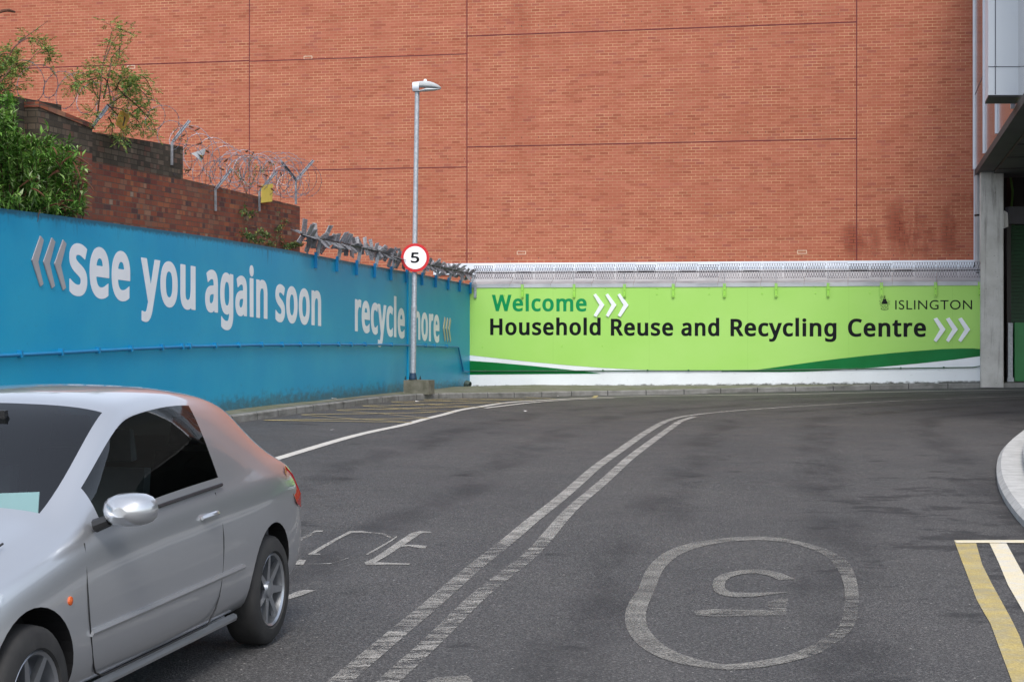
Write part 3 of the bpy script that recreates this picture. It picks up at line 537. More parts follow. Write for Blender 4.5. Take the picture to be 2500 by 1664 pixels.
for q in OU + IN: mb.v.append(gp(*S6(*q), .005))
for q in OU + IN:
    x, y = q
    wv.append(.30 if x < 1150 else (.60 if (x > 1650 and (y < 480 or y > 640)) else (.54 if x > 1400 and y > 700 else (.42 if x > 1650 else .38))))
mb.f = [(i, n+i, n+(i+1) % n, (i+1) % n) for i in range(n)]; mb.m = [0]*n; mb.attr['wear'] = wv
o_ = mark(mb, 'speed_roundel', M['rp_dull'])
bowl = [(1515,500),(1400,452),(1300,430),(1200,418),(1090,425),(1000,440),(920,462),(862,495),(848,545),(860,590),(900,618),(970,635),(1050,643),(1150,640),(1250,630),(1350,616),(1460,602),(1350,602),(1250,606),(1150,608),(1050,606),(985,597),(952,575),(945,545),(958,510),(1000,480),(1060,462),(1130,452),(1200,452),(1290,468),(1380,505)]
five = [bowl, [(700,752),(870,738),(1150,745),(1440,742),(1440,786),(1150,790),(850,796),(720,785)], [(1295,680),(1380,655),(1450,655),(1440,742),(1320,742),(1280,722)]]
mark(patch([[S6(*p) for p in q] for q in five], [lambda p: .42, .55, .6], .006), 'roundel_number', M['rp_dull'], 'worn figure five inside the ring')
mark(patch([[(1030, 1672), (1045, 1660), (1070, 1651), (1100, 1650), (1140, 1647), (1153, 1658), (1155, 1672)], [(878, 1322), (890, 1318), (1030, 1300), (1031, 1303), (892, 1324)]], [.2, .9]), 'worn_marking', M['rp_dull'])
SR = lambda x, y: (2250 + x/2.228, 960 + y/2.228)
y1 = [(178,800),(215,900),(258,1010),(300,1120),(345,1200),(375,1250),(430,1400),(490,1560),(520,1640),(660,1640),(600,1480),(557,1385),(530,1310),(480,1210),(430,1120),(380,1030),(330,930),(295,808)]
mark(patch([[SR(*p) for p in y1]], .22), 'yellow_line', M['rp_yellow'])
y2 = [(368,810),(420,920),(470,1040),(557,1190),(640,1340),(740,1340),(640,1130),(557,985),(520,920),(460,810)]
mark(patch([[SR(*p) for p in y2]], .15), 'cream_line', M['rp_cream'])
mark(patch([[SR(*p) for p in [(176,797),(700,795),(700,811),(190,811)]]], .0, .009), 'end_line', M['rp_cream'])

# ------------------------------------------------------------------ blue boundary wall
def interp(tab, a):
    if a <= tab[0][0]: (x0, y0), (x1, y1) = tab[0], tab[1]
    elif a >= tab[-1][0]: (x0, y0), (x1, y1) = tab[-2], tab[-1]
    else:
        for (x0, y0), (x1, y1) in zip(tab, tab[1:]):
            if x0 <= a <= x1: break
    return y0 + (y1 - y0) * (a - x0) / (x1 - x0)
BT = sorted(BLUE.az(*p) for p in [(0, 508), (150, 527), (300, 548), (520, 579), (720, 613), (860, 640), (1003, 665), (1148, 694)])
def btop(a): return interp(BT, a)
def wall_grid(fr, a0, a1, top, foot, step, thick, rows=14, below=.5):
    na = int(round((a1-a0)/step)); mb = MB(); ht = []; hg = []
    A = [a0 + (a1-a0)*i/na for i in range(na+1)]
    for j in range(rows+1):
        for a in A:
            zt, zf = top(a), foot(a); z = (zf-below) if j == 0 else zf + (zt-zf)*((j-1)/(rows-1))
            mb.v.append(fr.P(a, z)); ht.append(zt-z); hg.append(max(0, z-zf))
    n = na+1
    mb.f = [(j*n+i, j*n+i+1, (j+1)*n+i+1, (j+1)*n+i) for j in range(rows) for i in range(na)]; mb.m = [0]*len(mb.f)
    b = len(mb.v)
    for a in A: mb.v.append(fr.P(a, top(a), -thick)); ht.append(0); hg.append(9)
    for a in A: mb.v.append(fr.P(a, foot(a)-below, -thick)); ht.append(3); hg.append(0)
    t0 = rows*n
    for i in range(na): mb.f.append((t0+i, t0+i+1, b+i+1, b+i)); mb.f.append((b+i, b+i+1, b+n+i+1, b+n+i))
    mb.f.append((0, t0, b, b+n)); mb.f.append((na, b+n+na, b+na, t0+na))
    mb.m += [0]*(2*na+2); mb.attr = {'ht': ht, 'hg': hg}; return mb
def bfoot(a): p = BLUE.P(a, 0); return pav(p.x, p.y)
def foot_fit(fr, pts):
    tab = sorted(fr.az(*p) for p in pts); return lambda a: interp(tab, a)
bfoot = foot_fit(BLUE, [(631, 989), (810, 968), (984, 953), (1052, 951), (1130, 945.6)])
bw = thing('blue_wall', BLUE.P(-12, bfoot(-12)), 'long sky blue painted wall lettered see you again soon, recycle more', 'wall')
wall_grid(BLUE, -38, 0, btop, lambda a: max(min(bfoot(a), .7), -.2), .5, .25).build('wall', M['blue'], bw)
aj0, aj1 = BLUE.az(994, 700)[0], BLUE.az(1005, 700)[0]
mb = MB(); mb.fbox(BLUE, aj0, aj1, bfoot(aj0)-.2, btop(aj0)-.02, .0, .035); mb.attr = {'ht': [1]*8, 'hg': [1]*8}; mb.build('pilaster', M['blue'], bw)

# lettering ------------------------------------------------------------------
def bold(poly, d):
    """push an outline outwards by d (in glyph units)"""
    P = [Vector((x, y, 0)) for x, y in poly]; n = len(P); out = []
    ar = sum(P[i].x*P[(i+1) % n].y - P[(i+1) % n].x*P[i].y for i in range(n))
    for i in range(n):
        e1 = (P[i]-P[i-1]); e2 = (P[(i+1) % n]-P[i])
        if e1.length < 1e-6 or e2.length < 1e-6: out.append((P[i].x, P[i].y)); continue
        e1.normalize(); e2.normalize(); n1 = Vector((e1.y, -e1.x, 0)); n2 = Vector((e2.y, -e2.x, 0)); b = n1 + n2
        if b.length < .3: b = n1
        else: b = b / max(.35, b.length_squared / 2)
        out.append((P[i].x + b.x*d, P[i].y + b.y*d))
    return out
def glyph(ch, wt, sq=.72, cell=11.0):
    """flat mesh of a letter made heavier by wt sideways and wt*sq upwards: outline offset solved as a distance field, then contoured"""
    adv, cs = GLYPHS[ch]; polys = [[tuple(map(int, q.split(','))) for q in c.split()] for c in cs]
    polys = [[(x, y/sq) for x, y in p] for p in polys]
    A = [sum(p[i][0]*p[(i+1) % len(p)][1] - p[(i+1) % len(p)][0]*p[i][1] for i in range(len(p))) for p in polys]
    k = max(range(len(A)), key=lambda i: abs(A[i])); sg = 1 if A[k] > 0 else -1
    fat = [bold(p, wt*sg) for p in polys]
    x0 = min(p[0] for q in fat for p in q) - 2*cell; x1 = max(p[0] for q in fat for p in q) + 2*cell
    y0 = min(p[1] for q in fat for p in q) - 2*cell; y1 = max(p[1] for q in fat for p in q) + 2*cell
    xs = np.arange(x0, x1+cell, cell); ys = np.arange(y0, y1+cell, cell); X, Y = np.meshgrid(xs, ys)
    def field(pl):
        D = np.full(X.shape, 1e9); W = np.zeros(X.shape)
        for p in pl:
            for (ax, ay), (bx, by) in zip(p, p[1:] + p[:1]):
                dx, dy = bx-ax, by-ay; L = dx*dx+dy*dy
                if L < 1e-9: continue
                t = np.clip(((X-ax)*dx + (Y-ay)*dy)/L, 0, 1); D = np.minimum(D, np.hypot(X-ax-t*dx, Y-ay-t*dy))
                cr = dx*(Y-ay) - dy*(X-ax)
                W += np.where((ay <= Y) & (by > Y) & (cr > 0), 1, 0) - np.where((ay > Y) & (by <= Y) & (cr < 0), 1, 0)
        return np.where(W*sg > .5, D, -D)
    f = np.maximum(field(polys) + wt, field(fat)) if wt > 0 else field(polys)
    V, Fs = [], []; vid = {}
    def vert(x, y):
        q = (round(x, 2), round(y, 2))
        if q not in vid: vid[q] = len(V); V.append((x, y*sq))
        return vid[q]
    for j in range(len(ys)-1):
        run = None
        for i in range(len(xs)):
            full = i < len(xs)-1 and f[j, i] > 0 and f[j, i+1] > 0 and f[j+1, i] > 0 and f[j+1, i+1] > 0
            if full:
                if run is None: run = i
                continue
            if run is not None: Fs.append([vert(xs[run], ys[j]), vert(xs[i], ys[j]), vert(xs[i], ys[j+1]), vert(xs[run], ys[j+1])]); run = None
            if i == len(xs)-1: continue
            C = [(xs[i], ys[j], f[j, i]), (xs[i+1], ys[j], f[j, i+1]), (xs[i+1], ys[j+1], f[j+1, i+1]), (xs[i], ys[j+1], f[j+1, i])]
            if max(c[2] for c in C) <= 0: continue
            out = []
            for a, b in zip(C, C[1:] + C[:1]):
                if a[2] > 0: out.append(vert(a[0], a[1]))
                if (a[2] > 0) != (b[2] > 0):
                    t = a[2]/(a[2]-b[2]); out.append(vert(a[0]+(b[0]-a[0])*t, a[1]+(b[1]-a[1])*t))
            out = [v for n_, v in enumerate(out) if v != out[n_-1]]
            if len(out) > 2: Fs.append(out)
    return adv, V, Fs
GC = {}
def word_mesh(text, wt, track=0, fixed=None):
    x = 0; V = []; Fs = []
    for ch in text:
        if (ch, wt) not in GC: GC[(ch, wt)] = glyph(ch, wt)
        adv, v, f = GC[(ch, wt)]; b = len(V)
        V += [(x+px, py) for px, py in v]; Fs += [tuple(b+i for i in q) for q in f]; x += adv + track
    return V, Fs
def lay_word(fr, V, Fs, x0, x1, base, top, hcap, name, mat, parent, off=.001, thick=.002):
    """fit a flat word between pixel columns x0..x1; base/top: two photo points each on the baseline and on the letters' height line"""
    vx = [v[0] for v in V]; gx0, gx1 = min(vx), max(vx)
    ym = base[0][1]; a0, a1 = fr.az(x0, ym)[0], fr.az(x1, ym)[0]
    B = [fr.az(*p) for p in base]; T = [fr.az(*p) for p in top]
    mb = MB(); pts = []
    for gx, gy in V:
        a = a0 + (a1-a0)*(gx-gx0)/(gx1-gx0); zb = interp(sorted(B), a); zt = interp(sorted(T), a); pts.append((a, zb + (zt-zb)*gy/hcap))
    n = len(pts); mb.add([fr.P(a, z, off+thick) for a, z in pts] + [fr.P(a, z, off) for a, z in pts], [])
    ed = {}
    for f in Fs:
        P = [mb.v[i] for i in f]; nr = (P[1]-P[0]).cross(P[2]-P[0]); f = f if nr.dot(fr.n) > 0 else tuple(reversed(f))
        mb.f.append(f); mb.f.append(tuple(n+i for i in reversed(f)))
        for i in range(len(f)): ed[(f[i], f[(i+1) % len(f)])] = 1
    for (i, j) in list(ed):
        if (j, i) not in ed: mb.f.append((j, i, n+i, n+j))
    mb.m = [0]*len(mb.f)
    return mb.build(name, mat, parent)
q5 = lambda x, y: (x/2.945, 480 + y/2.945)
q6 = lambda x, y: (780 + x/4.126, 640 + y/4.126)
XH, CH_, WB, WG = 431, 573, 35, 31       # x-height and cap height in glyph units (measured), weight gains
def bword(text, x0, x1, base, top):
    V, Fs = word_mesh(text, WB, 42); lay_word(BLUE, V, Fs, x0, x1, base, top, XH + WB*.72, 'lettering', M['white_vinyl'], bw)
bword('see', q5(498,0)[0], q5(935,0)[0], [q5(560,690), q5(870,727)], [q5(560,340), q5(870,395)])
bword('you', q5(1013,0)[0], q5(1405,0)[0], [q5(1220,775), q5(1350,792)], [q5(1220,470), q5(1350,492)])
bword('again', q5(1475,0)[0], q5(1922,0)[0], [q5(1520,813), q5(1900,862)], [q5(1520,528), q5(1880,600)])
bword('soon', q5(1980,0)[0], q5(2308,0)[0], [q5(2010,884), q5(2290,915)], [q5(2010,632), q5(2280,678)])
bword('recycle', q6(357,0)[0], q6(858,0)[0], [q6(370,678), q6(825,748)], [q6(390,376), q6(825,466)])
bword('more', q6(914,0)[0], q6(1207,0)[0], [q6(1005,766), q6(1190,793)], [q6(990,496), q6(1180,531)])
def chev(fr, pts, mat, parent, thick, off=.004):
    mb = MB(); P = [fr.hit(*p) + fr.n*off for p in pts]; mb.plate(P, fr.n*thick); return mb.build('chevron', mat, parent)
for k in range(3):
    dx = (0, 83, 163)[k]; dy = (0, 13, 27)[k]; s_ = (1, .985, .97)[k]
    chev(BLUE, [q5(222+dx, 455+dy), q5(283+dx, 281+dy*1.05), q5(306+dx, 312+dy), q5(266+dx, 468+dy), q5(303+dx, 628+dy), q5(283+dx, 645+dy)], M['plate_grey'], bw, .014)
for k in range(3):
    dx, dy = 27*k, 5*k
    chev(BLUE, [q6(1240+dx, 665+dy), q6(1257+dx, 552+dy), q6(1264+dx, 578+dy), q6(1251+dx, 670+dy), q6(1264+dx, 772+dy), q6(1258+dx, 798+dy)], M['gold_plate'], bw, .016)

# green and white welcome wall ------------------------------------------------
GT = sorted(GREEN.az(*p) for p in [(1147, 697.5), (1800, 695), (2400, 691)]); gtop = lambda a: interp(GT, a)
gfoot = foot_fit(GREEN, [(1147, 944.5), (1400, 944.5), (1780, 941), (2160, 937), (2400, 934)])
AR = GREEN.az(2399, 800)[0]
gw = thing('welcome_wall', GREEN.P(7, gfoot(7)), 'low wall painted lime green over white, lettered Household Reuse and Recycling Centre', 'wall')
wall_grid(GREEN, -.12, AR, gtop, gfoot, .35, .22).build('wall', M['white_wall'], gw)
z7 = lambda x, y: (1130 + x/3.516, 620 + y/3.516)
z8 = lambda x, y: (1780 + x/3.272, 620 + y/3.272)
def sheet(pts, off, name, mat, thick=.003, par=None, fr=GREEN):
    mb = MB(); mb.plate([fr.hit(*p) + fr.n*off for p in pts], fr.n*thick); return mb.build(name, mat, par or gw)
tl, tr_ = GREEN.P(.03, gtop(0) - .012, 0), None
lo_ = [z7(54,866),(z7(300,894)),(z7(600,926)),(z7(900,953)),(z7(1200,976)),(z7(1500,991)),(z7(1800,999)),(z7(2100,1001)),z8(0,931),z8(300,925),z8(900,880),z8(1500,800),z8(2026,790)]
sheet([(1146.5, 698.5)] + lo_ + [(2398.5, 692.5), (1800, 696)], .002, 'lime_panel', M['lime'])
sheet([z7(54,914),z7(300,932),z7(600,959),z7(900,990),z7(1100,1012),z7(1185,1025),z7(900,1027),z7(500,1030),z7(54,1034)], .004, 'green_swoosh', M['dkgreen'])
up = [(-60,934),(120,931),(200,926),(300,913),(500,885),(700,857),(900,832),(1100,810),(1300,790),(1500,773),(1700,758),(1850,753),(1950,753),(2028,760)]
dn = [(2028,812),(1800,843),(1500,875),(1200,902),(980,918),(800,930),(600,938),(400,941),(-60,939)]
sheet([z8(*p) for p in up + dn], .0075, 'green_swoosh', M['dkgreen'])
wsw = [(2028,813),(1800,844),(1500,876),(1200,903),(1200,915),(2000,903),(2028,890)]
sheet([z8(*p) for p in wsw], .0095, 'white_swoosh', M['white_band'])
def gword(text, x0, x1, yb, yt, mat, wt=WG, track=52):
    V, Fs = word_mesh(text, wt, track); ax = GREEN.az
    lay_word(GREEN, V, Fs, x0, x1, [(x0, yb[0]), (x1, yb[1])], [(x0, yt[0]), (x1, yt[1])], CH_ + wt*.7, 'lettering', mat, gw, off=.0045)
gword('Welcome', 1201, 1432.3, (758.0, 758.6), (719.3, 719.6), M['midgreen'], 30)
gword('Household', 1196.8, 1466.5, (816.0, 816.6), (777.3, 777.4), M['black_vinyl'])
gword('Reuse', 1491.4, 1643.5, (817.4, 818.0), (778, 778), M['black_vinyl'])
gword('and', 1663.3, 1756.1, (818.0, 818.4), (778, 778), M['black_vinyl'])
gword('Recycling', 1783.4, 2042.2, (818.8, 819.6), (778.2, 778.0), M['black_vinyl'])
gword('Centre', 2070.3, 2260.7, (819.8, 820.4), (778.0, 777.8), M['black_vinyl'])
# council name: the built-in humanist face, thin
cu = bpy.data.curves.new('t', 'FONT'); cu.body = 'ISLINGTON'; cu.offset = .001; cu.space_character = 1.08; o = bpy.data.objects.new('t', cu); COL.objects.link(o)
me = bpy.data.meshes.new_from_object(o.evaluated_get(bpy.context.evaluated_depsgraph_get())); V = [(v.co.x, v.co.y) for v in me.vertices]; Fs = [tuple(p.vertices) for p in me.polygons]
bpy.data.objects.remove(o); bpy.data.meshes.remove(me)
zI = lambda x, y: (2100 + x/7.3625, 680 + y/7.3625)
lay_word(GREEN, V, Fs, zI(630,0)[0], zI(2012,0)[0], [zI(630,552), zI(2012,552)], [zI(630,390), zI(2012,386)], max(v[1] for v in V)*.985, 'lettering', M['black_vinyl'], gw, off=.0045)
zR = lambda x, y: (1440 + x/4.531, 700 + y/4.531)
for k in range(3):
    dx = 133*k
    chev(GREEN, [zR(42+dx,90), zR(68+dx,74), zR(163+dx,201), zR(75+dx,333), zR(45+dx,316), zR(109+dx,201)], M['white_vinyl'], gw, .03, .006)
for k in range(3):
    dx = 221*k
    chev(GREEN, [zI(1318+dx,724), zI(1382+dx,698), zI(1534+dx,912), zI(1368+dx,1140), zI(1320+dx,1105), zI(1435+dx,912)], M['plate_grey'] if 0 else M['white_vinyl'], gw, .03, .006)
# crest: shield, helm, mantling leaves, tower and ribbon as raised black linework
cmb = MB()
def cpoly(pts, o=.006): cmb.plate([GREEN.hit(*zI(*p)) + GREEN.n*o for p in pts], GREEN.n*.004)
def cline(pts, w_, o=.006):
    for (x0, y0), (x1, y1) in zip(pts, pts[1:]):
        L = math.hypot(x1-x0, y1-y0); nx, ny = -(y1-y0)/L*w_/2, (x1-x0)/L*w_/2; cpoly([(x0+nx, y0+ny), (x1+nx, y1+ny), (x1-nx, y1-ny), (x0-nx, y0-ny)], o)
cline([(390,455),(390,490),(402,515),(440,540),(478,515),(490,490),(490,455),(390,455)], 7)
cline([(415,480),(432,487),(440,500),(448,487),(465,480)], 5, .011); cline([(415,510),(440,492),(465,510)], 4, .011)
cpoly([(385,425),(400,405),(480,405),(495,425),(486,448),(394,448)]); cpoly([(412,366),(468,366),(474,404),(406,404)])
cline([(420,372),(420,352),(460,352),(460,372)], 6); cline([(440,352),(440,318)], 7); cline([(420,322),(460,322)], 6); cline([(428,312),(440,305),(452,312)], 5); cline([(426,338),(454,338)], 5)
for sx in (-1, 1):
    for (x, y, a, l) in ((60,372,60,20),(94,407,20,16),(74,402,-30,22),(70,430,10,24),(84,452,-40,22),(72,472,30,22),(60,445,-60,20),(66,500,-20,22),(58,522,40,16),(48,392,-70,18),(80,425,70,16)):
        ca, sa = math.cos(R(a)), math.sin(R(a)); c = (440+sx*x, y)
        cpoly([(c[0]+sx*l*.5*ca, c[1]-l*.5*sa), (c[0]+sx*-5*sa, c[1]-5*ca), (c[0]-sx*l*.5*ca, c[1]+l*.5*sa), (c[0]+sx*5*sa, c[1]+5*ca)])
cline([(372,540),(395,552),(440,562),(485,552),(508,540)], 8); cline([(380,530),(372,545),(390,556)], 5); cline([(500,530),(508,545),(490,556)], 5)
cmb.build('crest', M['black_vinyl'], gw)
# bolt heads and small stains dots
for (zf, lst) in ((z7, [(358,297),(790,293),(1225,293),(1667,294),(2113,289),(358,352),(1225,345),(1667,344),(2115,343),(168,796),(850,791),(1196,788)]), (z8, [(263,266),(263,316),(690,262),(690,312),(1125,260),(1125,310),(1563,257),(205,251)])):
    for p in lst:
        c = GREEN.hit(*zf(*p)); b_m = MB(); b_m.lathe(c, GREEN.n, [(.004, .02), (.014, .018), (.018, 0)], 8); b_m.build('bolt', M['lime_trim'], gw)
# zinc coping between the brick building and this wall, white flashing above
zc = MB(); N = 12
for i in range(N):
    a0, a1 = .0 + AR*i/N, AR*(i+1)/N - .006
    prof = [(1.5*0+gtop(a0)-.05, .02), (gtop(a0)+.045, .02), (gtop(a0)+.05, -.02), (gtop(a0)+.13, -.25), (gtop(a0)+.26, -.5), (gtop(a0)+.36, -.8), (gtop(a0)+.42, -1.12)]
    b = zc.add([GREEN.P(a, z, o_) for a in (a0, a1) for z, o_ in prof], [(j, j+7, j+8, j+1) for j in range(6)])
tag(zc.build('zinc_coping', M['zinc'], smooth=True), 'dull grey sheet coping sloping back above the lime green wall', 'coping')

# ------------------------------------------------------------------ big red brick building behind
bb = thing('brick_building', BRICK.P(5, 0, -2), 'tall windowless red brick building face with thin dark red movement joints', 'building')
xr = BRICK.az(2377.5, 400)[0]; zb = BRICK.az(1500, 640)[1]
mb = MB(); mb.fbox(BRICK, -34, xr, -1.0, 11.2, -9, 0); mb.build('wall', M['facade'], bb)
def seam(a0, z0, a1, z1, w_=.026):
    m_ = MB()
    if abs(a1-a0) < 1e-3: m_.fbox(BRICK, a0-w_/2, a0+w_/2, z0, z1, .0, .004)
    else: m_.fbox(BRICK, a0, a1, z0-w_/2, z0+w_/2, .0, .004)
    m_.build('movement_joint', M['joint'], bb)
ja = [BRICK.az(609, 300)[0], BRICK.az(1140, 300)[0], BRICK.az(2091.5, 300)[0]]
seam(ja[0], zb, ja[0], 11.19); seam(ja[1], zb, ja[1], 11.19); seam(ja[2], zb, ja[2], 11.19)
zm = [BRICK.az(1139, 407.5)[1], BRICK.az(1139, 132)[1]]; zr = [BRICK.az(1141, 359)[1], BRICK.az(1141, 88.5)[1]]
for z_ in zm: seam(ja[0]+.012, z_, ja[1]-.012, z_)
seam(-34, zm[1]+.02, ja[0]-.012, zm[1]+.02)
for z_ in zr: seam(ja[1]+.012, z_, ja[2]-.012, z_)
fl = MB(); fl.fbox(BRICK, ja[1]-.9, xr+.0, zb-.16, zb-.004, 0.002, .05); fl.fbox(BRICK, ja[1]-.9, xr, zb-.30, zb-.16, .002, .035); fl.build('flashing', M['white_trim'], bb)
# weep holes in the lowest and some upper courses
wp = MB()
for z_, px0, px1 in ((zb+.11, 1150, 2370), (zr[0]+.2, 1150, 2085), (zm[0]+.2, 620, 1135), (zr[1]+.2, 1150, 2085)):
    a = BRICK.az(px0, 500)[0]
    while a < BRICK.az(px1, 500)[0]: wp.fbox(BRICK, a, a+.014, z_, z_+.03, .001, .004); a += .45
tag(wp.build('weep_holes', M['black'], bb), kind='stuff')
for px, py in ((752, 141), (1273, 617), (1958, 615), (320, 164)):
    a, z_ = BRICK.az(px, py); q = MB(); q.fbox(BRICK, a-.12, a+.12, z_+.03, z_+.045, .001, .004); q.fbox(BRICK, a-.12, a+.12, z_-.045, z_-.03, .001, .004); q.fbox(BRICK, a-.12, a-.105, z_-.03, z_+.03, .001, .004); q.fbox(BRICK, a+.105, a+.12, z_-.03, z_+.03, .001, .004)
    q.build('repointed_brick', simple('fresh_mortar', rgb(.60, .48, .36)), bb)

# ------------------------------------------------------------------ old stepped brick wall behind the blue wall
ow = thing('old_brick_wall', OLD.P(-14, 0, -.2), 'weathered stepped old brick wall with soot dark upper courses above the blue wall', 'wall')
aE = OLD.az(732, 504)[0]
OT1 = sorted(OLD.az(*p) for p in [(446, 436), (590, 470), (732, 504)]); OT2 = sorted(OLD.az(*p) for p in [(225, 322), (446, 358)])
a446 = OLD.az(446, 400)[0]; a225 = OLD.az(225, 300)[0]
OTB = sorted(OLD.az(*p) for p in [(225, 393), (446, 437)])
pier_fr = Fr(OLD.P(0, 0, .18), (OLD.ax.x, OLD.ax.y))
a93 = pier_fr.az(93, 250)[0]; a225p = pier_fr.az(225, 300)[0]
OTP = sorted(pier_fr.az(*p) for p in [(93, 350), (225, 374)])
OT3 = sorted(pier_fr.az(*p) for p in [(93, 249), (225, 303)])
wall_grid(OLD, -40, aE, lambda a: interp(OT1, a), lambda a: .2, .4, .24, rows=8).build('wall', M['old'], ow)
def slab(fr, a0, a1, topf, z0f, th, name, mat, off=0.0, step=.4):
    mb = MB(); n = max(1, int((a1-a0)/step)); A = [a0+(a1-a0)*i/n for i in range(n+1)]; rows_ = []
    for a in A: rows_.append([fr.P(a, z0f(a), off), fr.P(a, topf(a), off), fr.P(a, topf(a), off-th), fr.P(a, z0f(a), off-th)])
    mb.add([p for r in rows_ for p in r], [(i*4+j, (i+1)*4+j, (i+1)*4+(j+1) % 4, i*4+(j+1) % 4) for i in range(n) for j in range(4)] + [(0,1,2,3), (n*4+3, n*4+2, n*4+1, n*4)])
    mb.attr['ht'] = [1.0]*len(mb.v); return mb.build(name, mat, ow)
# darker raised part, 3 mm proud of the red work, set on a line parallel to its top
slab(OLD, -40, a446, lambda a: interp(OT2, a), lambda a: interp(OTB, a), .246, 'dark_upper_courses', M['old_dark'], .003)
# pier
p0 = a93; p1 = a225p
slab(pier_fr, p0, p1, lambda a: interp(OT3, a)-.06, lambda a: interp(OTP, a), .3, 'dark_upper_courses', M['old_dark'], .003)
slab(pier_fr, p0, p1, lambda a: interp(OTP, a), lambda a: .3, .297, 'pier', M['old'])
slab(pier_fr, p0-.02, p1+.02, lambda a: interp(OT3, a), lambda a: interp(OT3, a)-.065, .33, 'brick_on_edge_coping', M['old'], .02)
far_t = sorted(OLD.az(*p) for p in [(0, 229), (93, 246)])
slab(OLD, -40, OLD.az(150, 250)[0], lambda a: interp(far_t, a), lambda a: interp(OT2, a)-.02, .24, 'dark_upper_courses', M['old_dark'], .0)

# angle-iron posts carrying the wire, one leaning arm each
def angle_post(p0, p1, tips, w_=.045):
    mb = MB(); mb.bar(p0, p1, w_, .012, up=OLD.n); mb.bar(Vector(p0)+OLD.ax*-.016, Vector(p1)+OLD.ax*-.016, .008, .04, up=OLD.n)
    for t_ in tips: mb.bar(p1, t_, w_, .012, up=OLD.n); mb.bar(Vector(p1)+OLD.n*.02, Vector(t_)+OLD.n*.02, .012, .03, up=OLD.n)
    return mb
posts = [((227,308),(240,290),[(264,257)]), ((420.5,403),(421,346),[(461,296)]), ((527.5,515),(527,460),[(565,413)]), ((634,516),(634,466),[(673.5,420)]), ((723,499),(723,440),[(686,394),(764,393)])]
plabs = ['short slanted steel wire arm rising beside the leafy sapling on the old wall', 'bent steel arm at the step of the old wall with hanging triangle sign beside it', 'bent steel arm bolted on the red brick between the step and the yellow sign', 'bent steel arm bolted to the old wall in front of the yellow sign', 'forked Y shaped steel post on the end of the old brick wall']
for (b_, e_, tp), lb in zip(posts, plabs):
    off = .03 if b_[0] != 723 else -.12
    if b_[0] == 227: off = .22
    mb = angle_post(OLD.hit(*b_, off), OLD.hit(*e_, off), [OLD.hit(*t_, off + .0) for t_ in tp], .05 if b_[0] != 723 else .065)
    t_ = thing('wire_post', OLD.hit(*b_, off), lb, 'steel post', 'steel posts carrying the barbed wire on the old wall')
    mb.build('angle_bar', M['post'], t_)
    for k in (.25, .75):
        c = OLD.hit(b_[0]+(e_[0]-b_[0])*k, b_[1]+(e_[1]-b_[1])*k, off); bm_ = MB(); bm_.lathe(c, OLD.n, [(.004, .014), (.016, .012), (.018, 0)], 8); bm_.build('bolt', M['black'], t_)

# coiled barbed wire
def coil(path, rad, turns, seed, wob=.35, thick=.0042, tilt=.3):
    rnd = random.Random(seed); P = smoothline(path, .15); n = int(turns*26); mb = MB(); pts = []
    ph = rnd.random()*6; k1, k2, k3 = rnd.random()*9, rnd.random()*9, rnd.random()*9
    for i in range(n+1):
        u = i/n*(len(P)-1); j = min(int(u), len(P)-2); c = P[j].lerp(P[j+1], u-j); d = (P[j+1]-P[j]).normalized()
        th = ph + i/26*2*math.pi; r = rad*(1 + wob*(noise.noise((i/31+k1, k2, 0))+.0)*1.6)
        s1 = OLD.n; s2 = d.cross(s1).normalized()
        pts.append(c + (s1*math.cos(th)*.85 + s2*math.sin(th))*r + d*(math.sin(th+k3)*tilt*rad) + Vector((noise.noise((i/17, k1, 3)), noise.noise((i/17, k2, 5)), noise.noise((i/17, k3, 7))))*rad*.25)
    mb.tube(pts, thick, 5)
    for i in range(1, n, 2):
        p = pts[i]; d = (pts[i+1]-pts[i-1]).normalized(); a = d.cross(Vector((rnd.random()-.5, rnd.random()-.5, rnd.random()-.5))).normalized()
        mb.bar(p - d*.008, p + d*.008, .011, .011); mb.bar(p - a*.024, p + a*.024, .0035)
    return mb
def cpath(l, off): return [OLD.hit(x, y, off) for x, y in l]
cl_ = [([(10,205),(120,205),(210,235),(330,262),(410,300)], .22, 9, 1, 'M', 'loose open coil of barbed wire along the sooty top of the old wall', .0),
    ([(405,320),(450,345),(520,385),(600,410)], .26, 9, 2, 'wire_light', 'barbed wire coil dropping over the step of the old wall', -.05),
    ([(425,385),(480,395),(520,430),(560,425)], .24, 6, 3, 'wire', 'dark rusty barbed wire coil in the notch below the step of the wall', .05),
    ([(520,425),(590,425),(650,430),(700,435),(745,440)], .30, 15, 4, 'wire', 'dense tangled barbed wire coil between the bent arms and the Y shaped post', -.08),
    ([(560,415),(640,415),(720,415)], .26, 11, 5, 'wire_light', 'bright galvanised barbed wire wound through the tangle above the yellow sign', .0),
    ([(680,440),(715,455),(745,455)], .24, 4, 6, 'wire_light', 'last loops of wire hanging over the end of the old wall', .05)]
for path, rad, turns, sd_, mt, lb, off in cl_:
    o = coil(cpath(path, off), rad, turns, sd_).build('barbed_wire', M['wire'] if mt == 'M' else M[mt]); tag(o, lb, 'barbed wire', 'coils of barbed wire on the old wall')
